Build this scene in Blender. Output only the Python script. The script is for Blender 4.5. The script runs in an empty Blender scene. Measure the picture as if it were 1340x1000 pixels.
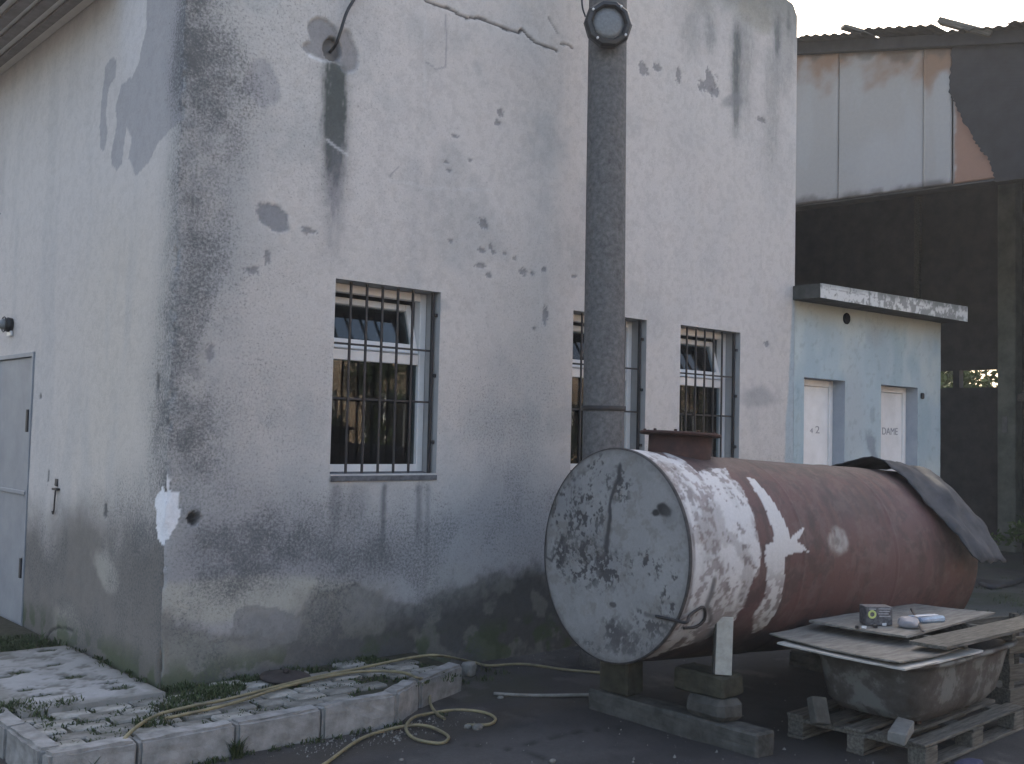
import bpy, bmesh, math, random
import numpy as np
from mathutils import Vector, Matrix

random.seed(7)
scene = bpy.context.scene
# ------------------------------------------------------------------ camera, sky, sun, exposure
R_ = Vector((0.7467, -0.6648, 0.0232)); U_ = Vector((-0.0501, -0.0214, 0.9985)); F_ = Vector((0.6633, 0.7467, 0.0492))
cam = bpy.data.cameras.new('camera')
cam.sensor_fit = 'HORIZONTAL'; cam.sensor_width = 36.0
cam.lens = 36.0 * 1378.0 / 1340.0
cam.clip_start = 0.05; cam.clip_end = 3000
cam_ob = bpy.data.objects.new('camera', cam)
scene.collection.objects.link(cam_ob)
mw = Matrix.Identity(4)
for i in range(3):
    mw[i][0] = R_[i]; mw[i][1] = U_[i]; mw[i][2] = -F_[i]
    mw[i][3] = (-2.5828, -5.9071, 1.6200)[i]
cam_ob.matrix_world = mw
scene.camera = cam_ob

SUN_AZ = math.radians(52)      # direction towards the sun, from +X to +Y (behind the building)
SUN_EL = math.radians(36)
world = bpy.data.worlds.new('World'); scene.world = world; world.use_nodes = True
wn = world.node_tree; bgn = wn.nodes['Background']
sky = wn.nodes.new('ShaderNodeTexSky'); sky.sky_type = 'NISHITA'; sky.sun_disc = False
sky.sun_elevation = SUN_EL
sky.sun_rotation = math.radians(90) - SUN_AZ
sky.air_density = 1.0; sky.dust_density = 6.0; sky.ozone_density = 1.0
wn.links.new(sky.outputs[0], bgn.inputs[0]); bgn.inputs[1].default_value = 0.15
sun = bpy.data.lights.new('sun', 'SUN'); sun.energy = 2.2; sun.angle = math.radians(0.5)
sun.color = (1.0, 0.93, 0.82)
sun_ob = bpy.data.objects.new('sun', sun); scene.collection.objects.link(sun_ob)
sd = Vector((math.cos(SUN_EL)*math.cos(SUN_AZ), math.cos(SUN_EL)*math.sin(SUN_AZ), math.sin(SUN_EL)))
sun_ob.rotation_euler = sd.to_track_quat('Z', 'Y').to_euler()
sun_ob.location = (20, 25, 30)
vs = scene.view_settings
vs.view_transform = 'Standard'; vs.look = 'None'; vs.exposure = 1.9; vs.gamma = 1.0
vs.use_curve_mapping = False
vs.use_white_balance = True; vs.white_balance_temperature = 7100   # camera balanced for shade
scene.cycles.max_bounces = 8; scene.cycles.diffuse_bounces = 5
scene.cycles.use_denoising = True

# ------------------------------------------------------------------ helpers
COL = scene.collection
GZ = -0.035          # yard surface
PZ = 0.13            # top of the paved apron

def link(o, parent=None):
    COL.objects.link(o)
    if parent is not None: o.parent = parent
    return o

def tag(o, label=None, cat=None, group=None, kind=None):
    if label: o['label'] = label
    if cat: o['category'] = cat
    if group: o['group'] = group
    if kind: o['kind'] = kind
    return o

def thing(name, label, cat, loc=(0, 0, 0), rot=(0, 0, 0), group=None):
    o = bpy.data.objects.new(name, None); o.empty_display_size = 0.1
    o.location = loc; o.rotation_euler = rot
    link(o); return tag(o, label, cat, group)

def pymesh(name, V, Fc, mat, parent=None, smooth=False, loc=None, rot=None):
    me = bpy.data.meshes.new(name)
    me.from_pydata([tuple(map(float, v)) for v in V], [], [tuple(map(int, f)) for f in Fc]); me.update()
    if smooth: me.polygons.foreach_set('use_smooth', [True]*len(me.polygons))
    if mat: me.materials.append(mat)
    o = bpy.data.objects.new(name, me); link(o, parent)
    if loc is not None: o.location = loc
    if rot is not None: o.rotation_euler = rot
    return o

def bm_obj(name, bm, mat, parent=None, smooth=False, loc=None, rot=None):
    me = bpy.data.meshes.new(name); bm.to_mesh(me); bm.free()
    if smooth: me.polygons.foreach_set('use_smooth', [True]*len(me.polygons))
    if mat: me.materials.append(mat)
    o = bpy.data.objects.new(name, me); link(o, parent)
    if loc is not None: o.location = loc
    if rot is not None: o.rotation_euler = rot
    return o

def bm_box(bm, x0, x1, y0, y1, z0, z1, bevel=0.0, jit=0.0):
    b = bmesh.new()
    bmesh.ops.create_cube(b, size=1.0)
    for v in b.verts:
        v.co = Vector(((x0+x1)/2 + v.co.x*(x1-x0) + random.uniform(-jit, jit),
                       (y0+y1)/2 + v.co.y*(y1-y0) + random.uniform(-jit, jit),
                       (z0+z1)/2 + v.co.z*(z1-z0) + random.uniform(-jit, jit)))
    if bevel > 0:
        bmesh.ops.bevel(b, geom=list(b.edges), offset=bevel, segments=1, affect='EDGES', clamp_overlap=True)
    m = bpy.data.meshes.new('tmp'); b.to_mesh(m); b.free(); bm.from_mesh(m); bpy.data.meshes.remove(m)

def box(name, x0, x1, y0, y1, z0, z1, mat, parent=None, bevel=0.003, jit=0.0, loc=None, rot=None):
    bm = bmesh.new(); bm_box(bm, x0, x1, y0, y1, z0, z1, bevel, jit)
    return bm_obj(name, bm, mat, parent, loc=loc, rot=rot)

def catmull(pts, n=8):
    P = [Vector(p) for p in pts]; P = [2*P[0]-P[1]] + P + [2*P[-1]-P[-2]]; out = []
    for i in range(1, len(P)-2):
        a, b, c, d = P[i-1], P[i], P[i+1], P[i+2]
        for k in range(n):
            t = k/n
            out.append(0.5*((2*b)+(c-a)*t+(2*a-5*b+4*c-d)*t*t+(3*b-a-3*c+d)*t**3))
    out.append(P[-2]); return out

def tube(name, pts, r, mat, parent=None, seg=8, n=8, spline=True):
    P = catmull(pts, n) if spline and len(pts) > 2 else [Vector(p) for p in pts]
    V = []; Fc = []
    up = Vector((0.13, 0.21, 0.97)).normalized()
    for i, p in enumerate(P):
        t = (P[min(i+1, len(P)-1)] - P[max(i-1, 0)]).normalized()
        a = t.cross(up)
        if a.length < 1e-3: a = t.cross(Vector((1, 0, 0)))
        a.normalize(); b = a.cross(t).normalized()
        for k in range(seg):
            w = 2*math.pi*k/seg
            V.append(p + r*(math.cos(w)*a + math.sin(w)*b))
    for i in range(len(P)-1):
        for k in range(seg):
            Fc.append((i*seg+k, i*seg+(k+1) % seg, (i+1)*seg+(k+1) % seg, (i+1)*seg+k))
    Fc.append(tuple(range(seg))); Fc.append(tuple((len(P)-1)*seg+k for k in reversed(range(seg))))
    return pymesh(name, V, Fc, mat, parent, smooth=True)

def lathe(name, prof, mat, parent=None, seg=32, loc=None, rot=None, smooth=True, cap=True):
    V = []; Fc = []
    for (r, z) in prof:
        for k in range(seg):
            w = 2*math.pi*k/seg; V.append((r*math.cos(w), r*math.sin(w), z))
    n = len(prof)
    for i in range(n-1):
        for k in range(seg):
            Fc.append((i*seg+k, i*seg+(k+1) % seg, (i+1)*seg+(k+1) % seg, (i+1)*seg+k))
    if cap:
        Fc.append(tuple(reversed(range(seg)))); Fc.append(tuple((n-1)*seg+k for k in range(seg)))
    o = pymesh(name, V, Fc, mat, parent, smooth=False, loc=loc, rot=rot)
    if smooth:
        for p in o.data.polygons: p.use_smooth = len(p.vertices) == 4
    return o

# ------------------------------------------------------------------ painting on dense meshes (wear, dirt, chips)
def _lat(seed, n=97):
    return np.random.RandomState(seed).rand(n, n)
_cache = {}
def vnoise(u, v, seed):
    if seed not in _cache: _cache[seed] = _lat(seed)
    L = _cache[seed]; n = L.shape[0]
    iu = np.floor(u).astype(int); iv = np.floor(v).astype(int)
    fu = u-iu; fv = v-iv
    fu = fu*fu*(3-2*fu); fv = fv*fv*(3-2*fv)
    a = L[iu % n, iv % n]; b = L[(iu+1) % n, iv % n]; c = L[iu % n, (iv+1) % n]; d = L[(iu+1) % n, (iv+1) % n]
    return (a*(1-fu)+b*fu)*(1-fv)+(c*(1-fu)+d*fu)*fv
def fbm(u, v, freq, oct=4, seed=1, gain=0.5):
    s = 0; amp = 1; tot = 0
    for o in range(oct):
        s = s + amp*vnoise(u*freq+17.3*o, v*freq+5.1*o, seed+o*13); tot += amp; amp *= gain; freq *= 2.03
    return s/tot
def sstep(e0, e1, x):
    t = np.clip((x-e0)/(e1-e0), 0, 1); return t*t*(3-2*t)

class Paint:
    def __init__(s, u, v, base):
        s.u = u; s.v = v; s.c = np.empty(u.shape+(3,)); s.c[:] = base; s.h = np.zeros(u.shape); s.g = np.zeros(u.shape)
    def mix(s, color, m):
        m = np.clip(m, 0, 1)[..., None]; s.c = s.c*(1-m)+np.array(color)*m
    def mul(s, k, m=1.0):
        f = 1-np.clip(m, 0, 1)*(1-k); s.c = s.c*f[..., None]
    def n(s, freq, oct=4, seed=1, gain=0.5, su=1, sv=1):
        return fbm(s.u*su, s.v*sv, freq, oct, seed, gain)
    def blob(s, c, ru, rv, warp=0.5, soft=0.15, freq=None, seed=1, ang=0.0):
        du = s.u-c[0]; dv = s.v-c[1]
        if ang:
            ca, sa = math.cos(ang), math.sin(ang); du, dv = du*ca+dv*sa, -du*sa+dv*ca
        d = np.sqrt((du/ru)**2+(dv/rv)**2)
        f = freq or 2.2/max(min(ru, rv), 0.01)
        out = np.zeros(s.u.shape); k = d < 1+soft+warp
        out[k] = sstep(1+soft, 1-soft, d[k]+warp*(fbm(s.u[k], s.v[k], f, 4, seed)*2-1))
        return out
    def line(s, pts, w, warp=0.0, freq=20, seed=3, soft=0.6):
        out = np.zeros(s.u.shape); q = np.array(pts); m = 2*w+warp
        kk = (s.u > q[:, 0].min()-m) & (s.u < q[:, 0].max()+m) & (s.v > q[:, 1].min()-m) & (s.v < q[:, 1].max()+m)
        u = s.u[kk]; v = s.v[kk]
        uu = u+warp*(fbm(u, v, freq, 3, seed)*2-1); vv = v+warp*(fbm(u+9, v+4, freq, 3, seed+5)*2-1)
        d = np.full(u.shape, 1e9)
        for (a, b) in zip(pts[:-1], pts[1:]):
            ax, ay = a; bx, by = b; L = (bx-ax)**2+(by-ay)**2+1e-12
            t = np.clip(((uu-ax)*(bx-ax)+(vv-ay)*(by-ay))/L, 0, 1)
            d = np.minimum(d, np.hypot(uu-ax-t*(bx-ax), vv-ay-t*(by-ay)))
        out[kk] = sstep(w*(1+soft), w*(1-soft), d); return out
    def poly(s, pts, warp=0.02, freq=12, seed=5, oct=5):
        uu = s.u+warp*(fbm(s.u, s.v, freq, oct, seed, .6)*2-1); vv = s.v+warp*(fbm(s.u+7, s.v+3, freq, oct, seed+5, .6)*2-1)
        ins = np.zeros(s.u.shape, bool); n = len(pts)
        for i in range(n):
            x0, y0 = pts[i]; x1, y1 = pts[(i+1) % n]
            if y0 == y1: continue
            c = ((y0 > vv) != (y1 > vv)) & (uu < (x1-x0)*(vv-y0)/(y1-y0)+x0)
            ins ^= c
        return ins.astype(float)
    def drip(s, c, w, length, seed=9, top=0.03):
        out = np.zeros(s.u.shape)
        k = (np.abs(s.u-c[0]) < 3*w) & (s.v < c[1]+top) & (s.v > c[1]-length)
        u = s.u[k]; v = s.v[k]
        du = u-c[0]-0.15*w*(fbm(u, v, 3, 2, seed)*2-1)*2; t = (c[1]-v)/length
        across = np.exp(-(du/w)**2*1.2)
        along = sstep(-top/length, top/length, t)*(1-sstep(0.35, 1.0, t))
        out[k] = across*along*(0.35+1.3*fbm(u, v*0.3, 60, 3, seed+1))
        return out

def lines(breaks, step):
    out = [breaks[0]]
    for a, b in zip(breaks[:-1], breaks[1:]):
        n = max(1, int(round((b-a)/step))); out += list(np.linspace(a, b, n+1)[1:])
    return np.array(out)

def grid_mesh(name, P, col, mat, parent=None, hole=None, flip=False, loc=None, rot=None, grime=None):
    """P: (nu, nv, 3) points; col: (nu, nv, 3) albedo; hole: (nu-1, nv-1) bool of cells left out"""
    nu, nv = P.shape[:2]
    idx = np.arange(nu*nv).reshape(nu, nv)
    q = np.stack([idx[:-1, :-1], idx[1:, :-1], idx[1:, 1:], idx[:-1, 1:]], -1)
    if flip: q = q[..., ::-1]
    q = q.reshape(-1, 4)
    if hole is not None: q = q[~hole.reshape(-1)]
    me = bpy.data.meshes.new(name)
    me.vertices.add(nu*nv); me.vertices.foreach_set('co', P.reshape(-1).astype(np.float32))
    me.loops.add(q.size); me.loops.foreach_set('vertex_index', q.reshape(-1).astype(np.int32))
    me.polygons.add(len(q)); me.polygons.foreach_set('loop_start', (np.arange(len(q))*4).astype(np.int32))
    me.polygons.foreach_set('use_smooth', np.ones(len(q), bool))
    me.update(calc_edges=True)
    a = me.color_attributes.new('wear', 'FLOAT_COLOR', 'POINT')
    rgba = np.ones((nu*nv, 4), np.float32); rgba[:, :3] = np.clip(col.reshape(-1, 3), 0, 1)
    rgba[:, 3] = 0 if grime is None else np.clip(grime.reshape(-1), 0, 1)
    a.data.foreach_set('color', rgba.reshape(-1))
    me.materials.append(mat)
    o = bpy.data.objects.new(name, me); link(o, parent)
    if loc is not None: o.location = loc
    if rot is not None: o.rotation_euler = rot
    return o

# ------------------------------------------------------------------ materials
def nmat(name):
    m = bpy.data.materials.new(name); m.use_nodes = True
    nt = m.node_tree; return m, nt, nt.nodes['Principled BSDF']
def node(nt, t, **kw):
    n = nt.nodes.new(t)
    for k, v in kw.items(): setattr(n, k, v)
    return n
def noise_node(nt, scale, detail=5, rough=0.6, vec=None):
    n = node(nt, 'ShaderNodeTexNoise'); n.inputs['Scale'].default_value = scale
    n.inputs['Detail'].default_value = detail; n.inputs['Roughness'].default_value = rough
    if vec: nt.links.new(vec, n.inputs['Vector'])
    return n
def objcoord(nt, stretch=None):
    tc = node(nt, 'ShaderNodeTexCoord'); v = tc.outputs['Object']
    if stretch:
        mp = node(nt, 'ShaderNodeMapping'); mp.inputs['Scale'].default_value = stretch
        nt.links.new(v, mp.inputs['Vector']); v = mp.outputs[0]
    return v
def wear_mat(name, rough=0.85, grain=90, grain_amt=0.25, bump=0.3, spec=0.3, metallic=0.0, grain2=700, grime=False):
    """albedo from the painted wear, with fine procedural grain and relief"""
    m, nt, b = nmat(name)
    at = node(nt, 'ShaderNodeVertexColor', layer_name='wear')
    v = objcoord(nt)
    n1 = noise_node(nt, grain, 6, 0.7, v); n2 = noise_node(nt, grain2, 3, 0.6, v)
    ad = node(nt, 'ShaderNodeMath', operation='ADD'); nt.links.new(n1.outputs['Fac'], ad.inputs[0]); nt.links.new(n2.outputs['Fac'], ad.inputs[1])
    mr = node(nt, 'ShaderNodeMapRange'); mr.inputs['From Min'].default_value = 0.6; mr.inputs['From Max'].default_value = 1.4
    mr.inputs['To Min'].default_value = 1-grain_amt; mr.inputs['To Max'].default_value = 1+grain_amt
    nt.links.new(ad.outputs[0], mr.inputs['Value'])
    mx = node(nt, 'ShaderNodeVectorMath', operation='SCALE'); nt.links.new(at.outputs['Color'], mx.inputs[0]); nt.links.new(mr.outputs[0], mx.inputs['Scale'])
    # soot specks: denser where the painted grime (alpha) is higher
    n3 = noise_node(nt, 150, 4, 0.75, v); n4 = noise_node(nt, 58, 3, 0.6, v)
    av = node(nt, 'ShaderNodeMath', operation='MULTIPLY_ADD'); av.inputs[1].default_value = 0.5; nt.links.new(n4.outputs['Fac'], av.inputs[0])
    hf = node(nt, 'ShaderNodeMath', operation='MULTIPLY'); hf.inputs[1].default_value = 0.5; nt.links.new(n3.outputs['Fac'], hf.inputs[0]); nt.links.new(hf.outputs[0], av.inputs[2])
    ma = node(nt, 'ShaderNodeMath', operation='MULTIPLY_ADD'); ma.inputs[1].default_value = 0.26; nt.links.new(at.outputs['Alpha'], ma.inputs[0]); nt.links.new(av.outputs[0], ma.inputs[2])
    sr = node(nt, 'ShaderNodeMapRange'); sr.interpolation_type = 'SMOOTHSTEP'; sr.inputs['From Min'].default_value = 0.54; sr.inputs['From Max'].default_value = 0.78; sr.inputs['To Max'].default_value = 0.80
    nt.links.new(ma.outputs[0], sr.inputs['Value'])
    sm = node(nt, 'ShaderNodeMix', data_type='RGBA'); nt.links.new(sr.outputs[0], sm.inputs[0]); nt.links.new(mx.outputs[0], sm.inputs[6]); sm.inputs[7].default_value = (0.085, 0.09, 0.095, 1)
    nt.links.new(sm.outputs[2] if grime else mx.outputs[0], b.inputs['Base Color'])
    b.inputs['Roughness'].default_value = rough; b.inputs['Specular IOR Level'].default_value = spec; b.inputs['Metallic'].default_value = metallic
    bp = node(nt, 'ShaderNodeBump'); bp.inputs['Strength'].default_value = bump; bp.inputs['Distance'].default_value = 0.004
    nt.links.new(ad.outputs[0], bp.inputs['Height']); nt.links.new(bp.outputs[0], b.inputs['Normal'])
    return m
def surf(name, c1, c2=None, scale=8, rough=0.8, spec=0.3, metallic=0.0, bump=0.2, bscale=None, stretch=None, c3=None, contrast=(0.35, 0.65), per_object=0.0, dist=0.004):
    m, nt, b = nmat(name)
    c2 = c2 or tuple(x*0.7 for x in c1)
    v = objcoord(nt, stretch)
    n = noise_node(nt, scale, 7, 0.65, v)
    r = node(nt, 'ShaderNodeValToRGB'); e = r.color_ramp.elements
    e[0].position = contrast[0]; e[0].color = (*c2, 1); e[1].position = contrast[1]; e[1].color = (*c1, 1)
    if c3:
        k = e.new((contrast[0]+contrast[1])/2+0.04); k.color = (*c3, 1)
    nt.links.new(n.outputs['Fac'], r.inputs[0]); out = r.outputs[0]
    if per_object > 0:
        oi = node(nt, 'ShaderNodeObjectInfo'); mr = node(nt, 'ShaderNodeMapRange')
        mr.inputs['To Min'].default_value = 1-per_object; mr.inputs['To Max'].default_value = 1+per_object
        nt.links.new(oi.outputs['Random'], mr.inputs['Value'])
        sc = node(nt, 'ShaderNodeVectorMath', operation='SCALE'); nt.links.new(out, sc.inputs[0]); nt.links.new(mr.outputs[0], sc.inputs['Scale']); out = sc.outputs[0]
    nt.links.new(out, b.inputs['Base Color'])
    b.inputs['Roughness'].default_value = rough; b.inputs['Specular IOR Level'].default_value = spec; b.inputs['Metallic'].default_value = metallic
    n2 = noise_node(nt, bscale or scale*6, 6, 0.7, v)
    bp = node(nt, 'ShaderNodeBump'); bp.inputs['Strength'].default_value = bump; bp.inputs['Distance'].default_value = dist
    nt.links.new(n2.outputs['Fac'], bp.inputs['Height']); nt.links.new(bp.outputs[0], b.inputs['Normal'])
    return m

M = {}
M['plaster'] = wear_mat('old_plaster', 0.92, 70, 0.16, 0.5, 0.15, grime=True)
M['tankpaint'] = wear_mat('flaking_tank_paint', 0.62, 60, 0.16, 0.35, 0.35)
M['annexpaint'] = wear_mat('blue_limewash', 0.9, 40, 0.10, 0.3, 0.15)
M['sheet'] = wear_mat('fascia_sheet_paint', 0.75, 20, 0.08, 0.2, 0.25)
M['asphalt'] = wear_mat('yard_asphalt', 0.88, 45, 0.35, 0.8, 0.3)
M['slab'] = wear_mat('worn_concrete', 0.9, 60, 0.14, 0.5, 0.2)
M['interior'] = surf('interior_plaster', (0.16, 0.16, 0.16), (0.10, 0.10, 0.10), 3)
M['pvc'] = surf('white_pvc', (0.80, 0.80, 0.80), (0.68, 0.68, 0.67), 4, 0.4, 0.4, bump=0.05)
M['darkiron'] = surf('painted_iron', (0.018, 0.019, 0.023), (0.035, 0.030, 0.028), 20, 0.6, 0.4)
M['black'] = surf('black_plastic', (0.012, 0.014, 0.017), (0.02, 0.02, 0.022), 30, 0.45, 0.5, bump=0.1)
M['rust'] = surf('rusty_steel', (0.075, 0.040, 0.034), (0.04, 0.026, 0.024), 14, 0.8, 0.2, bump=0.5, c3=(0.06, 0.032, 0.028))
M['polecon'] = surf('pole_concrete', (0.195, 0.192, 0.19), (0.085, 0.085, 0.086), 30, 0.9, 0.2, bump=0.9, bscale=70, contrast=(0.30, 0.74))
M['concrete'] = surf('block_concrete', (0.085, 0.086, 0.080), (0.04, 0.041, 0.038), 9, 0.9, 0.2, bump=0.7, per_object=0.2)
M['yellowstone'] = surf('yellowish_block', (0.060, 0.058, 0.042), (0.03, 0.03, 0.022), 12, 0.9, 0.2, bump=0.6)
M['kerb'] = surf('kerb_concrete', (0.29, 0.29, 0.285), (0.15, 0.15, 0.145), 9, 0.9, 0.2, bump=0.6, per_object=0.1)
M['paver'] = surf('paver_concrete', (0.27, 0.268, 0.25), (0.10, 0.098, 0.085), 8, 0.9, 0.2, bump=0.6, per_object=0.30)
M['dirt'] = surf('joint_dirt', (0.055, 0.054, 0.042), (0.03, 0.032, 0.022), 22, 0.95, 0.1, bump=0.8)
M['grass'] = surf('weed_green', (0.05, 0.072, 0.030), (0.03, 0.045, 0.018), 6, 0.8, 0.2, per_object=0.2)
M['leaf'] = surf('tree_leaf', (0.085, 0.13, 0.04), (0.045, 0.075, 0.02), 2, 0.7, 0.25)
M['bark'] = surf('tree_bark', (0.10, 0.08, 0.06), (0.05, 0.04, 0.03), 9, 0.9, 0.1, bump=0.8)
M['wood'] = surf('weathered_wood', (0.135, 0.130, 0.115), (0.05, 0.048, 0.042), 7, 0.85, 0.2, stretch=(1, 9, 9), bump=0.4, per_object=0.18)
M['ply'] = surf('weathered_plywood', (0.21, 0.202, 0.182), (0.11, 0.105, 0.095), 6, 0.85, 0.2, stretch=(1, 5, 5), bump=0.25, per_object=0.12)
M['plyedge'] = surf('pale_hardboard', (0.40, 0.39, 0.36), (0.30, 0.29, 0.27), 10, 0.85, 0.2, bump=0.2)
M['hose'] = surf('yellow_hose', (0.23, 0.20, 0.11), (0.11, 0.10, 0.065), 9, 0.5, 0.4, bump=0.1)
M['whitepost'] = surf('white_painted_post', (0.42, 0.42, 0.39), (0.30, 0.30, 0.27), 16, 0.7, 0.3)
M['felt'] = surf('roofing_felt', (0.060, 0.064, 0.072), (0.038, 0.041, 0.046), 9, 0.85, 0.25, bump=0.5)
M['doormetal'] = surf('grey_blue_door_paint', (0.25, 0.268, 0.29), (0.19, 0.207, 0.23), 3.5, 0.55, 0.35, bump=0.05)
M['soffit'] = surf('cream_soffit', (0.80, 0.77, 0.72), (0.70, 0.67, 0.62), 5, 0.85, 0.2)
M['slat'] = surf('brown_grey_slat', (0.30, 0.28, 0.265), (0.22, 0.205, 0.195), 9, 0.85, 0.2)
M['shedroof'] = surf('dark_corrugated_sheet', (0.06, 0.06, 0.06), (0.03, 0.03, 0.03), 5, 0.85, 0.2, bump=0.3)
M['sheddark'] = surf('sooty_boards', (0.085, 0.083, 0.085), (0.055, 0.054, 0.056), 4, 0.9, 0.15)
M['tar'] = surf('tar_felt', (0.036, 0.037, 0.041), (0.025, 0.026, 0.029), 5, 0.85, 0.25, bump=0.5)
M['pillar'] = surf('greenish_concrete', (0.19, 0.20, 0.17), (0.11, 0.12, 0.10), 4, 0.9, 0.2)
M['tubenamel'] = surf('rusty_tub_enamel', (0.14, 0.145, 0.14), (0.04, 0.034, 0.030), 4.5, 0.7, 0.3, bump=0.4, c3=(0.075, 0.072, 0.068), contrast=(0.40, 0.60))
M['whitetile'] = surf('pale_brick', (0.24, 0.24, 0.23), (0.17, 0.17, 0.16), 16, 0.9, 0.2, bump=0.5, per_object=0.2)
M['brick'] = surf('tan_brick', (0.40, 0.27, 0.17), (0.30, 0.19, 0.12), 3, 0.9, 0.1, per_object=0.1)
M['letter'] = surf('faded_lettering', (0.36, 0.36, 0.38), (0.25, 0.25, 0.27), 60, 0.8, 0.2, bump=0.0)
M['cartondark'] = surf('printed_carton', (0.13, 0.13, 0.14), (0.045, 0.045, 0.05), 55, 0.6, 0.3, bump=0.05)
M['yellowgreen'] = surf('yellow_green_print', (0.50, 0.56, 0.20), (0.42, 0.48, 0.16), 20, 0.6, 0.3, bump=0.0)
M['greybag'] = surf('grey_plastic_bag', (0.26, 0.26, 0.28), (0.19, 0.19, 0.21), 12, 0.45, 0.4, bump=0.3)
M['bluepack'] = surf('pale_blue_packet', (0.28, 0.36, 0.44), (0.10, 0.15, 0.23), 9, 0.4, 0.5, bump=0.1)
M['bluerag'] = surf('blue_rag', (0.06, 0.065, 0.11), (0.035, 0.038, 0.07), 14, 0.9, 0.1)
M['lens'] = surf('dusty_lamp_glass', (0.17, 0.18, 0.19), (0.12, 0.13, 0.135), 60, 0.35, 0.5, bump=0.1)
M['screw'] = surf('bright_screw', (0.75, 0.76, 0.78), (0.6, 0.6, 0.6), 30, 0.35, 0.5, bump=0.0)
M['stone'] = surf('pale_stone', (0.20, 0.20, 0.19), (0.12, 0.12, 0.11), 20, 0.9, 0.2, bump=0.6, per_object=0.25)

def glass_mat():
    m = bpy.data.materials.new('window_glass'); m.use_nodes = True; nt = m.node_tree
    nt.nodes.remove(nt.nodes['Principled BSDF']); out = nt.nodes['Material Output']
    tr = node(nt, 'ShaderNodeBsdfTransparent'); tr.inputs[0].default_value = (0.55, 0.60, 0.60, 1)
    gl = node(nt, 'ShaderNodeBsdfGlossy'); gl.inputs['Roughness'].default_value = 0.015
    gl.inputs[0].default_value = (0.9, 0.95, 1, 1)
    fr = node(nt, 'ShaderNodeFresnel'); fr.inputs['IOR'].default_value = 1.42
    mx = node(nt, 'ShaderNodeMixShader')
    nt.links.new(fr.outputs[0], mx.inputs[0]); nt.links.new(tr.outputs[0], mx.inputs[1]); nt.links.new(gl.outputs[0], mx.inputs[2])
    # slightly wavy panes
    n = noise_node(nt, 2.2, 2, 0.5, objcoord(nt)); bp = node(nt, 'ShaderNodeBump'); bp.inputs['Strength'].default_value = 0.02; bp.inputs['Distance'].default_value = 0.03
    nt.links.new(n.outputs['Fac'], bp.inputs['Height']); nt.links.new(bp.outputs[0], gl.inputs['Normal'])
    nt.links.new(mx.outputs[0], out.inputs[0])
    return m
M['glass'] = glass_mat()

# ================================================================== GROUND
def build_ground():
    xs = np.unique(np.concatenate([[-150, -60, -30, -15, -8], lines([-4, 12], 0.045), [13, 14, 16, 18, 22, 30, 60, 150]]))
    ys = np.unique(np.concatenate([[-150, -60, -30, -22, -16, -12, -8], lines([-5.0, 3.0], 0.045), [4, 5, 7, 10, 15, 30, 60, 150]]))
    X, Y = np.meshgrid(xs, ys, indexing='ij')
    p = Paint(X, Y, (0.034, 0.034, 0.036))
    near = sstep(16, 10, np.abs(X-4))*sstep(9, 5.5, np.abs(Y+1))
    p.mix((0.055, 0.054, 0.054), sstep(0.5, 0.68, p.n(1.1, 5, 3))*0.7)
    p.mix((0.022, 0.022, 0.023), sstep(0.55, 0.7, p.n(1.7, 5, 8))*0.7)
    p.mix((0.072, 0.07, 0.07), p.blob((1.2416, -1.8490), 0.55, 0.30, 0.6, 0.4, seed=31)*0.6)
    p.mix((0.066, 0.065, 0.065), p.blob((0.6852, -1.6634), 0.3, 0.14, 0.6, 0.4, seed=33)*0.6)
    p.mix((0.042, 0.038, 0.032), p.blob((0.6, -1.2), 1.7, 0.16, 0.7, 0.5, seed=36)*0.7)       # dirt along the kerb
    p.mix((0.04, 0.043, 0.030), p.blob((1.9, -0.6), 0.5, 0.3, 0.7, 0.5, seed=38)*0.6)
    p.mix((0.085, 0.092, 0.084), sstep(4.6, 7.2, X+0.5*Y)*sstep(0.3, 0.6, p.n(0.9, 4, 21))*0.85)  # dusty concrete towards the shed
    p.mix((0.05, 0.062, 0.04), sstep(0.56, 0.66, p.n(1.4, 5, 29))*sstep(6, 9, X)*0.8)
    cr_ = p.line([(0.9, -1.3), (1.2, -1.75), (1.25, -2.1), (1.6, -2.5), (1.9, -3.4)], 0.008, 0.05, 5, 51, 0.5)
    cr_ = np.maximum(cr_, p.line([(1.2, -1.75), (1.7, -1.7), (2.05, -1.9)], 0.006, 0.05, 5, 52, 0.5)); cr_ = np.maximum(cr_, p.line([(1.55, -2.45), (0.9, -2.3), (0.3, -2.5)], 0.006, 0.05, 5, 53))
    p.mix((0.012, 0.012, 0.012), cr_*0.8)
    p.mix((0.085, 0.083, 0.08), sstep(0.56, 0.62, p.n(3.5, 5, 55, .65))*sstep(0.45, 0.6, p.n(0.8, 3, 56))*0.55)
    H = near*(0.022*(p.n(1.3, 4, 41)-0.5) + 0.014*(p.n(7, 3, 44)-0.5)) + GZ - 0.006*cr_
    H = np.where((Y > 0.02) & (X > 0.02) & (X < 6.3), GZ-0.03, H)
    P = np.stack([X, Y, H], -1)
    o = grid_mesh('ground', P, p.c, M['asphalt']); tag(o, kind='structure')
build_ground()

# ================================================================== MAIN BUILDING
XE = 6.38; ZT = 6.0; BD = 9.0
WIN = [(1.10, 1.97), (3.30, 4.18), (4.63, 5.50)]
WZ0, WZ1 = 1.33, 2.612
bld = thing('plaster_building', 'grey stained plaster building with three barred windows behind the tank', 'building')

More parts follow.
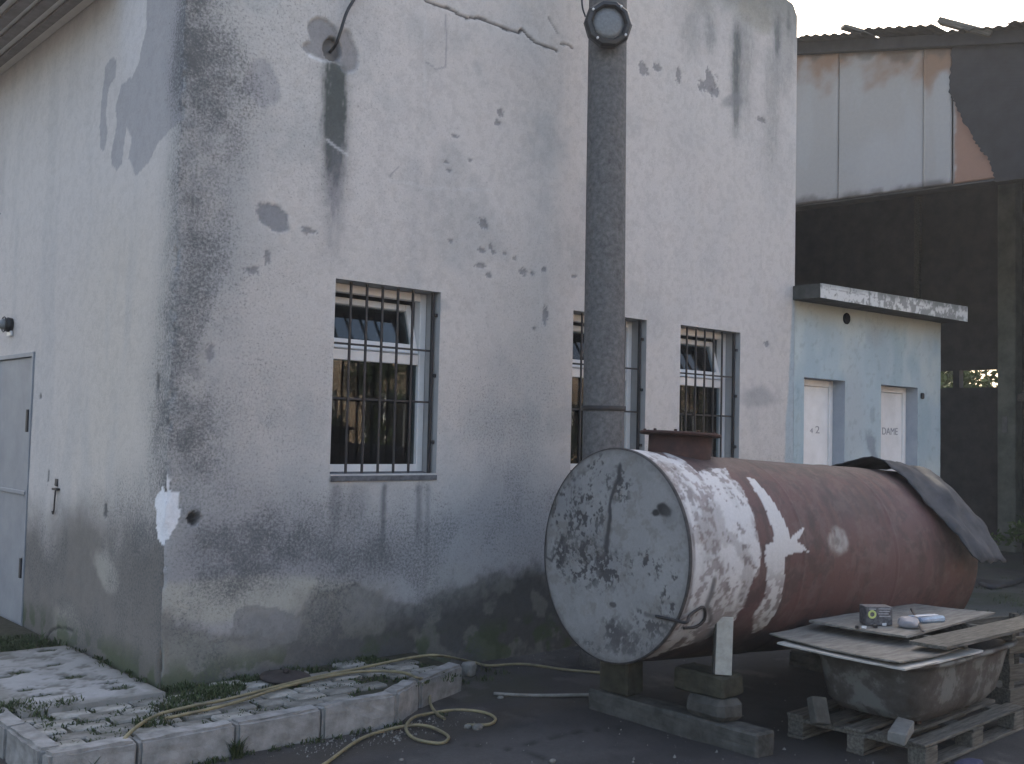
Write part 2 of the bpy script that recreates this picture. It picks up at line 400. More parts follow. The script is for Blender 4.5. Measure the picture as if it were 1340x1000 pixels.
def corner_wear(Z):
    n1 = fbm(Z*0+2.5, Z, 3.0, 4, 901); n2 = fbm(Z*0+7.5, Z, 14, 3, 902)
    return 0.005+0.020*sstep(0.45, 0.75, n1)+0.012*sstep(0.55, 0.7, n2)
def facade():
    xs = lines([0, 1.10, 1.97, 3.30, 4.18, 4.63, 5.50, XE], 0.0125)
    zs = lines([-0.06, WZ0, WZ1, ZT], 0.0125)
    X, Z = np.meshgrid(xs, zs, indexing='ij')
    p = Paint(X, Z, (0.565, 0.535, 0.508))
    big = p.n(0.55, 4, 2); mid = p.n(2.3, 5, 4); fine = p.n(22, 4, 6, .7); speck = p.n(55, 3, 12, .7)
    p.mix((0.62, 0.59, 0.57), sstep(0.45, 0.75, big)*0.6)
    p.mix((0.40, 0.41, 0.41), sstep(0.5, 0.75, mid)*0.5)
    p.mix((0.46, 0.48, 0.47), sstep(1.8, 0.2, X)*sstep(2.5, 4.5, Z)*0.5)
    p.mix((0.42, 0.42, 0.425), sstep(0.52, 0.72, p.n(1.1, 4, 61, su=3, sv=0.6))*0.25)
    p.mix((0.56, 0.545, 0.535), sstep(2.6, 5.2, X)*sstep(1.0, 2.6, Z)*0.55)
    # soot along the corner: speckled, thick at the top and again in the middle
    def soot(m, amt, thr=0.5, col=(0.20, 0.21, 0.215)):
        p.mix(col, m*amt*(0.25+0.5*sstep(0.38, 0.64, fine))); p.g = np.maximum(p.g, m*amt*(0.70+0.65*sstep(0.30, 0.70, p.n(3.5, 5, 65, .6))))
    soot(p.blob((0.1143, 3.6675), 0.28, 0.95, 0.75, 0.95, 2.2, 71), 0.72)
    soot(p.blob((0.0383, 3.8798), 0.17, 0.55, 0.6, 0.9, 3, 72), 0.85)
    soot(p.blob((0.0729, 2.7850), 0.20, 0.75, 0.8, 0.95, 2.6, 73), 0.62)
    soot(p.blob((0.0198, 2.2354), 0.16, 0.75, 0.8, 0.95, 2.6, 74), 0.62)
    soot(p.blob((0.0805, 1.4316), 0.22, 0.75, 0.8, 0.95, 2.6, 75), 0.66)
    soot(p.blob((0.3903, 1.4322), 0.45, 0.55, 0.6, 0.8, 2, 76), 0.34)
    soot(p.blob((0.5208, 1.9963), 0.6, 0.9, 0.6, 0.9, 2, 77), 0.22)
    soot(p.blob((2.4492, 1.6607), 0.5, 0.5, 0.7, 0.9, 2, 78), 0.25)
    soot(p.blob((2.8234, 1.9010), 0.35, 0.8, 0.7, 0.9, 2, 79), 0.25)
    # grime patches over the base and below the windows
    soot(p.blob((0.5636, 0.8943), 0.75, 0.22, 0.9, 0.95, 2.2, 81), 0.85, col=(0.14, 0.145, 0.15))
    soot(p.blob((1.1122, 0.7668), 0.60, 0.15, 0.9, 0.95, 2.6, 82), 0.65, col=(0.14, 0.145, 0.15))
    soot(p.blob((2.5467, 0.9293), 0.8, 0.30, 0.7, 0.9, 2, 83), 0.35)
    p.mix((0.27, 0.275, 0.29), sstep(1.55, 0.75, Z+0.7*(mid-0.5)+0.3*(big-0.5))*0.62)  # overall tone, smoothly darker toward the bottom
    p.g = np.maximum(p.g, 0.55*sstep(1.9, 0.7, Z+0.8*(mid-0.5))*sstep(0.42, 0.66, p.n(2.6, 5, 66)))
    p.g = np.maximum(p.g, 0.22*sstep(0.45, 0.65, big)*sstep(2.5, 0.5, X))
    # lighter render left standing low on the wall
    p.mix((0.43, 0.415, 0.36), p.blob((0.5244, 0.5861), 0.62, 0.13, 0.5, 0.25, 3, 84)*0.75)
    p.mix((0.40, 0.39, 0.34), p.blob((1.1222, 0.4961), 0.38, 0.12, 0.6, 0.3, 4, 85)*0.6)
    p.mix((0.36, 0.35, 0.33), p.blob((2.1989, 0.5089), 0.28, 0.16, 0.6, 0.3, 4, 86)*0.5)
    # damp, bare and dirty foot of the wall with a ragged upper edge
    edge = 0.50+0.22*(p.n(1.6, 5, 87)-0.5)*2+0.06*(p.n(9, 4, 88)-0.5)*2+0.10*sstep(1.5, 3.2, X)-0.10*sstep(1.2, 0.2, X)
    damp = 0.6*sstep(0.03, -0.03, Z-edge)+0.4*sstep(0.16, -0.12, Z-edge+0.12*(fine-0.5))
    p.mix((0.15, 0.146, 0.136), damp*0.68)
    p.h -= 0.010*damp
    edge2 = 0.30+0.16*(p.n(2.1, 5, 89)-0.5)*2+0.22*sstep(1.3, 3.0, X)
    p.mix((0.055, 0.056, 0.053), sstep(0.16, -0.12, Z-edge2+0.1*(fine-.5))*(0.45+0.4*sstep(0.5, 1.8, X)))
    p.mix((0.22, 0.215, 0.19), sstep(0.52, 0.62, p.n(6, 5, 90))*damp*0.45)
    p.mix((0.25, 0.26, 0.23), p.blob((0.2895, 0.2554), 0.35, 0.14, 0.6, 0.4, 5, 91)*0.5)
    p.mix((0.06, 0.085, 0.04), sstep(0.5, 0.62, p.n(9, 4, 92))*sstep(0.30, 0.14, Z)*0.7)
    # grey cement patch beside the lighter render
    p.mix((0.22, 0.22, 0.215), p.poly([(0.4667, 0.5084), (0.6031, 0.5422), (0.7631, 0.4807), (0.9276, 0.4365), (0.9061, 0.2758), (0.5880, 0.2653), (0.4585, 0.3353)], 0.03, 8, 93)*0.7)
    # leaked hole, chipped plaster round it, and the stain that runs out of it
    hx = (1.0292, 4.1234)
    ch = np.maximum(p.blob((0.9510, 4.1942), 0.11, 0.11, 0.25, 0.1, 9, 101), np.maximum(p.blob((0.9323, 4.0775), 0.13, 0.055, 0.25, 0.1, 9, 102), p.blob((1.1177, 4.1262), 0.10, 0.15, 0.3, 0.1, 9, 103)))
    p.mix((0.27, 0.265, 0.27), ch*0.85); p.h -= 0.016*ch
    p.mix((0.66, 0.66, 0.65), p.line([(0.8596, 4.0383), (0.9631, 4.0246), (1.0796, 4.0339)], 0.016, 0.01)*0.85)
    p.g *= 1-0.7*ch
    hole = p.blob(hx, 0.062, 0.075, 0.2, 0.15, 12, 104)
    p.mix((0.015, 0.015, 0.016), hole); p.h -= 0.09*hole
    st = p.drip((1.0562, 4.0280), 0.085, 1.05, 105, 0.05)
    p.mix((0.08, 0.092, 0.088), np.clip(st*2.0, 0, 1)*0.95)
    p.mix((0.20, 0.20, 0.22), p.drip((1.0642, 3.4887), 0.09, 0.95, 106, 0.3)*0.6)
    p.mix((0.62, 0.62, 0.62), p.line([(0.9994, 3.5110), (1.0706, 3.4748), (1.1605, 3.4414)], 0.008, 0.006)*0.7)
    # chips and flat grey repairs
    def chip(c, rx, rz, col=(0.25, 0.25, 0.26), amt=0.85, warp=0.35, seed=1, dep=0.006, ang=0):
        m = p.blob(c, rx, rz, warp, 0.08, None, seed, ang); p.mix(col, m*amt); p.h -= dep*m
    chip((0.5202, 3.7655), 0.125, 0.14, (0.36, 0.355, 0.365), 0.75, 0.3, 111, 0.003)
    chip((0.6263, 2.9392), 0.125, 0.078, (0.24, 0.245, 0.26), 0.9, 0.25, 112, 0.006, -0.35)
    for k, (c, rx, rz) in enumerate([((0.8741, 2.8983), .045, .02), ((0.9193, 2.8950), .03, .012), ((2.0635, 3.7574), .032, .012), ((2.4867, 4.0194), .03, .03), ((2.4588, 3.9437), .03, .02),
            ((2.3495, 3.1608), .052, .04), ((2.3264, 2.9648), .04, .018), ((2.4211, 3.0061), .018, .025), ((2.4523, 2.9646), .02, .015), ((2.5577, 2.9728), .02, .015), ((2.6584, 2.9455), .018, .02),
            ((2.3375, 2.8475), .05, .02), ((2.4058, 2.7878), .03, .02), ((2.7549, 2.8525), .05, .025), ((2.8500, 2.8521), .03, .018), ((2.9697, 2.8962), .03, .02), ((3.2963, 2.8809), .03, .012),
            ((2.9966, 2.5419), .03, .07), ((2.2039, 3.6058), .02, .012), ((2.0160, 3.4976), .03, .012), ((1.9864, 3.5530), .03, .01), ((0.5990, 2.6798), .02, .045), ((0.4977, 2.5907), .05, .02),
            ((0.2417, 2.0621), .025, .05), ((-0.0212, 1.8748), .02, .09), ((2.0467, 2.9935), .02, .015), ((2.8867, 2.4316), .018, .015),
            ((4.0809, 4.7579), .07, .05), ((4.2586, 4.8161), .05, .03), ((4.5470, 4.8134), .04, .07), ((4.8699, 4.8020), .05, .05), ((5.0021, 4.8480), .09, .11), ((5.0709, 4.7935), .06, .05), ((5.7850, 4.6868), .08, .025), ((5.9141, 2.5391), .04, .03)]):
        chip(c, rx, rz, (0.22, 0.22, 0.23), 0.75, 0.75, 120+k, 0.005)
    p.mix((0.28, 0.285, 0.30), p.blob((5.8250, 2.0225), 0.26, 0.09, 0.6, 0.5, 6, 160)*0.6)
    p.mix((0.33, 0.335, 0.35), p.blob((1.9251, 2.5135), 0.10, 0.05, 0.8, 0.5, 10, 161)*0.5)
    # crack
    ck = p.line([(1.7031, 4.6843), (1.7846, 4.6590), (1.8870, 4.6614), (1.9629, 4.6724), (2.0625, 4.6449), (2.1483, 4.6467), (2.2491, 4.6811), (2.3904, 4.6749), (2.5428, 4.6706), (2.6594, 4.6791), (2.6898, 4.7173), (2.7384, 4.6829), (2.8360, 4.6433), (2.9420, 4.6474), (3.0666, 4.6499)], 0.0085, 0.012, 14, 170, 0.5)
    ck = np.maximum(ck, p.line([(3.1068, 4.7159), (3.1830, 4.7301), (3.2351, 4.7130)], 0.008, 0.01, 14, 171)*0.8)
    ck = np.maximum(ck, p.line([(2.9513, 4.8873), (3.0111, 4.8309), (3.0710, 4.7862)], 0.006, 0.01, 14, 172)*0.5)
    p.mix((0.05, 0.045, 0.05), ck*0.9); p.h -= 0.014*ck
    for k, pts in enumerate([[(1.9441, 4.6109), (1.9584, 4.3914), (1.9566, 4.2349), (1.8681, 4.2015), (1.7859, 4.2247)], [(1.5018, 3.3599), (1.5323, 3.3973), (1.5758, 3.4373)]]):
        p.mix((0.26, 0.26, 0.28), p.line(pts, 0.006, 0.01, 10, 180+k)*0.6)
    p.mix((0.60, 0.595, 0.59), p.line([(1.7573, 4.6675), (1.7832, 3.9065)], 0.010, 0.008, 6, 183)*0.35)
    p.mix((0.60, 0.595, 0.59), p.line([(1.5025, 3.3389), (1.8299, 3.3269), (2.3932, 3.4130)], 0.012, 0.02, 6, 184)*0.4)
    # drips from the sills
    for c, w, L, a in [((1.5317, 1.2590), 0.022, 0.62, 0.75), ((1.8272, 1.2548), 0.03, 0.5, 0.6), ((1.1517, 1.2645), 0.05, 0.45, 0.55), ((1.3292, 1.2619), 0.10, 0.35, 0.35), ((3.4183, 1.3288), 0.10, 0.6, 0.5), ((1.9003, 1.2537), 0.02, 0.8, 0.4)]:
        p.mix((0.13, 0.135, 0.14), np.clip(p.drip(c, w, L, int(c[0]*100))*1.2, 0, 1)*a)
    # parapet: moss and rain streaks at the far end
    top = sstep(5.25, 6.0, Z+0.5*(p.n(2.5, 4, 190)-0.5))*sstep(3.9, 4.6, X)
    p.mix((0.16, 0.175, 0.155), top*0.75)
    p.mix((0.30, 0.29, 0.24), p.blob((5.6289, 5.7037), 0.30, 0.14, 0.6, 0.4, 6, 191)*0.5)
    for c, w, L, a in [((5.3802, 5.4856), 0.07, 0.85, 0.95), ((5.3901, 5.0144), 0.06, 0.75, 0.75), ((6.0430, 5.8004), 0.06, 0.6, 0.8), ((6.2242, 5.9299), 0.035, 0.35, 0.6), ((5.5102, 5.5587), 0.16, 1.2, 0.45), ((5.9481, 5.3788), 0.14, 1.5, 0.35), ((6.1732, 5.8224), 0.20, 1.1, 0.35), ((4.7125, 5.4738), 0.15, 0.6, 0.35), ((4.9879, 5.4829), 0.09, 0.5, 0.5)]:
        p.mix((0.15, 0.165, 0.165), np.clip(p.drip(c, w, L, int(c[0]*100)+1, 0.2)*1.3, 0, 1)*a)
    p.mix((0.25, 0.255, 0.26), p.blob((5.3714, 4.7776), 0.18, 0.06, 0.5, 0.4, 6, 193, 0.3)*0.7)
    # white paint daub near the corner and the small broken hole beside it
    wd = p.poly([(-0.0352, 1.2112), (-0.0193, 1.2681), (0.0226, 1.2541), (0.0694, 1.2444), (0.0782, 1.1420), (0.0935, 1.1104), (0.0770, 1.0576), (0.0505, 1.0232), (0.0299, 0.9623), (-0.0155, 0.9514), (-0.0417, 1.0359)], 0.02, 16, 201)
    wd = np.maximum(wd, p.blob((-0.0066, 1.2944), 0.03, 0.04, 0.4, 0.1, None, 202))
    p.mix((0.80, 0.80, 0.82), wd*0.95); p.g *= 1-wd
    sm = p.blob((0.1704, 1.0764), 0.035, 0.035, 0.5, 0.1, None, 203); p.mix((0.03, 0.03, 0.03), sm); p.h -= 0.03*sm
    p.mix((0.08, 0.08, 0.085), p.blob((0.2077, 1.0976), 0.02, 0.03, 0.5, 0.1, None, 204)*0.8)
    # blue paint of the annex brushed over the end of the wall
    bl = sstep(-0.02, 0.02, X-(XE-0.05-0.10*sstep(3.0, 1.2, Z)+0.03*(p.n(6, 3, 207)-0.5)))*sstep(3.05, 3.0, Z)
    p.mix((0.36, 0.44, 0.49), bl*0.9)
    p.mul(0.82, sstep(0.55, 0.35, fine)*0.5)
    # relief
    h = p.h + 0.012*(p.n(0.9, 3, 210)-0.5) + 0.004*(mid-0.5) + 0.0035*(fine-0.5)
    edge = np.minimum(sstep(0, 0.06, X), sstep(XE, XE-0.06, X))
    near_open = np.ones_like(X)
    for a, b in WIN:
        dx = np.maximum(np.maximum(a-X, X-b), 0); dz = np.maximum(np.maximum(WZ0-Z, Z-WZ1), 0)
        near_open = np.minimum(near_open, sstep(0, 0.04, np.hypot(dx, dz)))
    Y = -h*edge*near_open
    Zt = Z.copy()
    ztop = ZT-0.05+0.05*(fbm(X, X*0+3, 3, 3, 220)-0.5)*2-0.10*sstep(XE-0.12, XE, X)**2
    Zt = np.where(Z > ZT-0.6, ZT-0.6+(Z-ZT+0.6)*(ztop-ZT+0.6)/0.6, Z)
    # rounded, knocked corner
    cd = corner_wear(Z)*np.clip(1-X/0.045, 0, 1)**2
    P = np.stack([X+cd, Y+cd, Zt], -1)
    xc = (xs[:-1]+xs[1:])/2; zc = (zs[:-1]+zs[1:])/2
    hole_c = np.zeros((len(xc), len(zc)), bool)
    for a, b in WIN:
        hole_c |= ((xc > a) & (xc < b))[:, None] & ((zc > WZ0) & (zc < WZ1))[None, :]
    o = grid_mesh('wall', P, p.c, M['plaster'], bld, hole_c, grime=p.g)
    o['label'] = 'grey plaster front wall with soot, chips, a crack and damp foot'
facade()

def left_wall():
    YE = BD
    ys = np.unique(np.concatenate([lines([0, 2.48, 3.42, 4.2], 0.014), lines([4.2, YE], 0.2)]))
    zs = lines([-0.06, 2.13, ZT], 0.014)
    Y, Z = np.meshgrid(ys, zs, indexing='ij')
    p = Paint(Y, Z, (0.555, 0.515, 0.485))
    mid = p.n(2.0, 5, 304); fine = p.n(22, 4, 306, .7); speck = p.n(55, 3, 312, .7)
    p.mix((0.57, 0.55, 0.535), sstep(2.4, 3.6, Z)*0.6)
    p.mix((0.56, 0.505, 0.435), p.blob((0.8, 1.9), 0.8, 1.0, 0.4, 0.8, 1.5, 305)*0.55)
    p.mix((0.43, 0.425, 0.42), sstep(0.5, 0.75, p.n(1.2, 4, 307, su=4, sv=0.7))*0.35)
    def soot(m, amt, col=(0.20, 0.21, 0.21)):
        p.mix(col, m*amt*(0.25+0.5*sstep(0.38, 0.64, fine))); p.g = np.maximum(p.g, m*amt*(0.70+0.65*sstep(0.30, 0.70, p.n(3.5, 5, 365, .6))))
    soot(p.blob((0.0, 3.9), 0.17, 1.0, 0.6, 0.95, 2.6, 320), 0.62)
    soot(p.blob((0.0, 2.4), 0.22, 0.75, 0.6, 0.95, 2.6, 321), 0.66)
    soot(p.blob((0.02, 1.5), 0.28, 0.85, 0.6, 0.95, 2.6, 322), 0.66)
    soot(p.blob((0.3860, 1.0028), 0.35, 0.30, 0.6, 0.8, 2.5, 323), 0.6)
    # wet runs from the parapet: hard-edged grey tongues
    wet = (0.27, 0.275, 0.30)
    wm = p.poly([(0.5712, 4.3662), (0.5828, 4.1224), (0.6617, 3.9451), (0.7781, 3.8740), (0.9548, 3.8553), (1.0196, 3.7263), (0.9958, 3.6287), (1.0587, 3.4769), (1.0715, 3.3506), (0.9707, 3.2767), (0.8712, 3.3150), (0.8204, 3.5568), (0.7355, 3.4647), (0.7732, 3.3474), (0.6334, 3.1894), (0.4717, 3.2439), (0.3308, 3.3374), (-0.1, 3.45), (-0.1, 4.7)], 0.025, 7, 331)
    wm = np.maximum(wm, p.poly([(1.1392, 4.0869), (1.0542, 4.0444), (1.0562, 3.9413), (1.1596, 3.9034), (1.2069, 3.7149), (1.1500, 3.5725), (1.2061, 3.4634), (1.2788, 3.4928), (1.3116, 3.6578), (1.2820, 3.8898), (1.2464, 4.0666)], 0.02, 7, 332))
    p.mix(wet, wm*0.62)
    p.mix((0.62, 0.62, 0.64), p.blob((0.7824, 4.2784), 0.25, 0.45, 0.4, 0.5, 2, 333)*0.4*(1-wm))
    # grimy foot of the wall
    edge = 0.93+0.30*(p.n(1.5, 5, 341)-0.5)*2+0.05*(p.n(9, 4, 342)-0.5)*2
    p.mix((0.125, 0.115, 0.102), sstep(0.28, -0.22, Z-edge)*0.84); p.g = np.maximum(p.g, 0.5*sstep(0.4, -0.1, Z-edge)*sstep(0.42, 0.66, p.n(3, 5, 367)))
    p.mix((0.42, 0.40, 0.35), p.blob((0.9069, 0.6923), 0.20, 0.10, 0.7, 0.3, 5, 343, 0.4)*0.6)
    p.mix((0.36, 0.345, 0.30), p.blob((1.4799, 0.2420), 0.3, 0.14, 0.7, 0.4, 5, 344)*0.5)
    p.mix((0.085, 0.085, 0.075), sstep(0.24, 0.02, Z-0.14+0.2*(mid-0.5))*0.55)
    p.mix((0.06, 0.085, 0.04), sstep(0.5, 0.62, p.n(9, 4, 345))*sstep(0.34, 0.16, Z)*0.7)
    # white daub wraps round the corner a little
    wd = p.poly([(0.1444, 1.1793), (0.0552, 1.2649), (-0.1, 1.2), (-0.1, 0.9), (0.0901, 0.9557)], 0.02, 16, 346); p.mix((0.80, 0.80, 0.82), wd*0.95); p.g *= 1-wd
    for k, (c, ry, rz) in enumerate([((2.2775, 1.8163), .03, .02), ((0.9100, 1.0679), .03, .05), ((2.0138, 1.2332), .02, .05), ((0.1681, 1.8794), .02, .06)]):
        m = p.blob(c, ry, rz, 0.5, 0.1, None, 350+k); p.mix((0.10, 0.10, 0.10), m*0.8); p.h -= 0.006*m
    ck = p.line([(1.9243, 0.0782), (1.8367, 0.1456), (1.6867, 0.2003), (1.4039, 0.2228)], 0.006, 0.02, 10, 360); p.mix((0.05, 0.05, 0.05), ck*0.8); p.h -= 0.01*ck
    p.mul(0.82, sstep(0.55, 0.35, fine)*0.4)
    h = p.h+0.012*(p.n(0.9, 3, 370)-0.5)+0.004*(mid-0.5)+0.003*(fine-0.5)
    X = -h*sstep(0, 0.06, Y)
    cd = corner_wear(Z)*np.clip(1-Y/0.045, 0, 1)**2
    P = np.stack([X+cd, Y+cd, Z], -1)
    yc = (ys[:-1]+ys[1:])/2; zc = (zs[:-1]+zs[1:])/2
    hole = ((yc > 2.48) & (yc < 3.42))[:, None] & (zc < 2.13)[None, :]
    o = grid_mesh('wall', P, p.c, M['plaster'], bld, hole, flip=True, grime=p.g)
    o['label'] = 'warm grey plaster side wall with wet runs and a metal door'
left_wall()

# reveals (window cheeks), sills, inner shell
M['reveal'] = surf('reveal_plaster', (0.44, 0.435, 0.43), (0.36, 0.36, 0.36), 5, 0.92, 0.15, bump=0.4)
TH = 0.34
for a, b in WIN:
    V = [(a, 0, WZ0), (b, 0, WZ0), (b, 0, WZ1), (a, 0, WZ1), (a, TH, WZ0), (b, TH, WZ0), (b, TH, WZ1), (a, TH, WZ1)]
    Fc = [(0, 4, 5, 1), (1, 5, 6, 2), (2, 6, 7, 3), (3, 7, 4, 0)]
    r = pymesh('window_reveal', V, Fc, M['reveal'], bld)
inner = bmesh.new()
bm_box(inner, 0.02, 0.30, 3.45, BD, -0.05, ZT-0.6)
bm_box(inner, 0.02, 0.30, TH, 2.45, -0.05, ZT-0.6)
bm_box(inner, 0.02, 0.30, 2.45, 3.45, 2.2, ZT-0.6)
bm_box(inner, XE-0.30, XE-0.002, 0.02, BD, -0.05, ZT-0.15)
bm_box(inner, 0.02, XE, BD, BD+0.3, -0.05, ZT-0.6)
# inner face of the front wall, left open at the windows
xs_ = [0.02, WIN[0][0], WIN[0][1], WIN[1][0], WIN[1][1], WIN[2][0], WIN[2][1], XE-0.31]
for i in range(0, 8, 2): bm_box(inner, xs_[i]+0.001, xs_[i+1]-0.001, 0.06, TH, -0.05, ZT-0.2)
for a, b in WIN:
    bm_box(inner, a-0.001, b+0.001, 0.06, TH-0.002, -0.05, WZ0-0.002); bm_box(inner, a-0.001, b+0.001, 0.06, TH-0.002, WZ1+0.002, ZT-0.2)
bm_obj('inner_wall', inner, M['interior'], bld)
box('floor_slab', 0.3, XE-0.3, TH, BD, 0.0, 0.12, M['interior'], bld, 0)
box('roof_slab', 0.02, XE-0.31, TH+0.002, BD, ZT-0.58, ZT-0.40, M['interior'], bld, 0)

def frame_bm(x0, x1, z0, z1, w, y0, y1):
    bm = bmesh.new()
    bm_box(bm, x0, x0+w, y0, y1, z0, z1, 0.004); bm_box(bm, x1-w, x1, y0, y1, z0, z1, 0.004)
    bm_box(bm, x0+w, x1-w, y0+0.002, y1-0.002, z1-w, z1, 0.003); bm_box(bm, x0+w, x1-w, y0+0.002, y1-0.002, z0, z0+w, 0.003)
    return bm
M['sillstain'] = surf('stained_sill', (0.17, 0.172, 0.18), (0.07, 0.072, 0.078), 14, 0.9, 0.2, bump=0.6)
TR0, TR1 = 2.095, 2.165
for wi, (a, b) in enumerate(WIN):
    fy0, fy1 = 0.16, 0.23
    fr = bm_obj('window', frame_bm(a+0.004, b-0.004, WZ0+0.004, WZ1-0.004, 0.055, fy0, fy1), M['pvc'], bld)
    fr['label'] = ['white plastic window between the corner and the pole', 'white plastic window half hidden by the concrete pole', 'white plastic window above the tank manhole'][wi]
    box('transom', a+0.06, b-0.06, fy0+0.003, fy1-0.003, TR0, TR1, M['pvc'], fr, 0.004)
    box('pane', a+0.057, b-0.057, 0.19, 0.196, WZ0+0.057, TR0+0.002, M['glass'], fr, 0)
    # tilted top sash, hinged at the transom, leaning into the room
    s0, s1 = a+0.062, b-0.062; sh = WZ1-0.064-TR1-0.01
    sb = bmesh.new(); wv = 0.048
    bm_box(sb, s0, s0+wv, -0.025, 0.025, 0, sh, 0.004); bm_box(sb, s1-wv, s1, -0.025, 0.025, 0, sh, 0.004)
    bm_box(sb, s0+wv, s1-wv, -0.023, 0.023, sh-wv, sh, 0.003); bm_box(sb, s0+wv, s1-wv, -0.023, 0.023, 0, wv+0.02, 0.003)
    tilt = -math.radians(17)
    bm_obj('sash', sb, M['pvc'], fr, loc=(0, fy0+0.03, TR1+0.006), rot=(tilt, 0, 0))
    box('pane', s0+wv-0.003, s1-wv+0.003, -0.003, 0.003, wv-0.003, sh-wv+0.003, M['glass'], fr, 0, loc=(0, fy0+0.03, TR1+0.006), rot=(tilt, 0, 0))
    # sloping cement sill, stained dark
    pymesh('sill', [(a+0.001, -0.012, WZ0-0.045), (b-0.001, -0.012, WZ0-0.045), (b-0.001, -0.014, WZ0-0.012), (a+0.001, -0.014, WZ0-0.012), (a+0.001, fy0, WZ0+0.010), (b-0.001, fy0, WZ0+0.010), (a+0.001, 0.02, WZ0-0.05), (b-0.001, 0.02, WZ0-0.05)],
                [(0, 1, 2, 3), (3, 2, 5, 4), (6, 7, 1, 0)], M['sillstain'], fr)
    # iron grille: side posts with lugs, uprights, rails
    gy = 0.055
    g = bmesh.new(); bm_box(g, b-0.036, b-0.016, gy-0.012, gy+0.012, WZ0+0.0, WZ1-0.002, 0.002)
    gr = bm_obj('grille', g, M['darkiron'], bld)
    box('bar', a+0.010, a+0.024, gy-0.008, gy+0.008, WZ0+0.003, WZ1-0.002, M['darkiron'], gr, 0.002)
    x = a+0.155
    while x < b-0.10:
        box('bar', x-0.008, x+0.008, gy-0.006, gy+0.006, WZ0+0.004, WZ1-0.004, M['darkiron'], gr, 0.001); x += 0.128
    for z in (2.195, 1.83):
        box('rail', a+0.024, b-0.036, gy+0.0065, gy+0.0155, z-0.007, z+0.007, M['darkiron'], gr, 0.001)
    for z in (2.45, 2.02, 1.55):
        box('lug', b-0.026, b+0.006, gy-0.026, gy-0.0125, z-0.012, z+0.012, M['darkiron'], gr, 0.002)

# metal door in the side wall
dr = box('door', 0.012, 0.05, 2.487, 3.413, 0.02, 2.122, M['doormetal'], bld, 0.004)
dr['label'] = 'grey blue sheet metal door at the left edge'
fb = bmesh.new()
bm_box(fb, -0.012, 0.06, 2.45, 2.486, -0.02, 2.16, 0.003); bm_box(fb, -0.012, 0.06, 3.414, 3.45, -0.02, 2.16, 0.003); bm_box(fb, -0.010, 0.058, 2.486, 3.414, 2.124, 2.158, 0.003)
bm_obj('frame', fb, M['doormetal'], dr)
box('hinge', -0.022, 0.012, 2.495, 2.53, 1.55, 1.72, M['darkiron'], dr, 0.003)
box('hinge', -0.022, 0.012, 2.495, 2.53, 0.45, 0.60, M['darkiron'], dr, 0.003)
box('stiffener', -0.003, 0.012, 2.54, 3.40, 1.07, 1.10, M['doormetal'], dr, 0.003)
box('threshold', -0.10, 0.05, 2.44, 3.46, -0.05, 0.015, M['concrete'], bld, 0.01, 0.006)

# eave over the side wall: boarded soffit with proud slats
ev = box('eave', -0.47, -0.001, 1.0, BD, 4.585, 4.66, M['soffit'], bld, 0.003)
ev['label'] = 'cream boarded eave with brown grey slats above the side door'
for (x0, x1) in [(-0.154, -0.084), (-0.285, -0.208), (-0.406, -0.328)]:
    box('slat', x0, x1, 1.0, BD, 4.560, 4.5845, M['slat'], ev, 0.003)
box('fascia', -0.52, -0.4705, 0.98, BD, 4.56, 4.82, M['shedroof'], ev, 0.003)
tube('wire', [(-0.06, 3.55, 4.58), (-0.035, 3.54, 4.1), (-0.03, 3.50, 3.6), (-0.02, 3.49, 3.38), (-0.004, 3.50, 3.36)], 0.006, M['darkiron'], bld, 6)

# ================================================================== THINGS ON THE BUILDING
lamp = thing('wall_lamp', 'small black bulkhead lamp on the wall above the metal door', 'lamp', (0.0, 3.06, 2.40), (0, -math.pi/2, 0))
lathe('housing', [(0.055, 0.0), (0.06, 0.03), (0.05, 0.05)], M['black'], lamp, 20)
lathe('glass_dome', [(0.046, 0.0505), (0.044, 0.07), (0.032, 0.09), (0.012, 0.099)], M['lens'], lamp, 20)
lathe('guard', [(0.060, 0.052), (0.066, 0.058), (0.060, 0.064), (0.054, 0.058), (0.060, 0.052)], M['black'], lamp, 20, cap=False)
box('bracket', -0.09, -0.05, -0.05, 0.05, 0.002, 0.02, M['screw'], lamp, 0.003)

cb = tube('black_cable', [((1.0296, 4.1133)[0], 0.05, (1.0296, 4.1133)[1]), ((1.0285, 4.1437)[0], -0.02, (1.0285, 4.1437)[1]), ((1.0431, 4.2245)[0], -0.05, (1.0431, 4.2245)[1]), ((1.0852, 4.3649)[0], -0.05, (1.0852, 4.3649)[1]), ((1.1524, 4.4881)[0], -0.04, (1.1524, 4.4881)[1]), ((1.2673, 4.6802)[0], -0.02, (1.2673, 4.6802)[1]), ((1.3850, 4.8769)[0], -0.012, (1.3850, 4.8769)[1])], 0.011, M['black'])
tag(cb, 'black cable coming out of the broken hole high in the front wall', 'cable')

hk = thing('iron_hook', 'rusty iron hook sticking out of the side wall beside the metal door', 'hook', (0, (1.8106, 1.1562)[0], (1.8106, 1.1562)[1]))
box('bracket', -0.03, 0.01, -0.05, 0.045, -0.008, 0.008, M['darkiron'], hk, 0.002)
box('plug', -0.012, 0.01, -0.01, 0.035, 0.02, 0.07, M['darkiron'], hk, 0.004, 0.006)
tube('wire', [(-0.02, -0.01, 0.0), (-0.022, -0.005, -0.08), (-0.022, 0.0, -0.15), (-0.02, 0.022, -0.175), (-0.02, 0.04, -0.16)], 0.006, M['darkiron'], hk, 6)

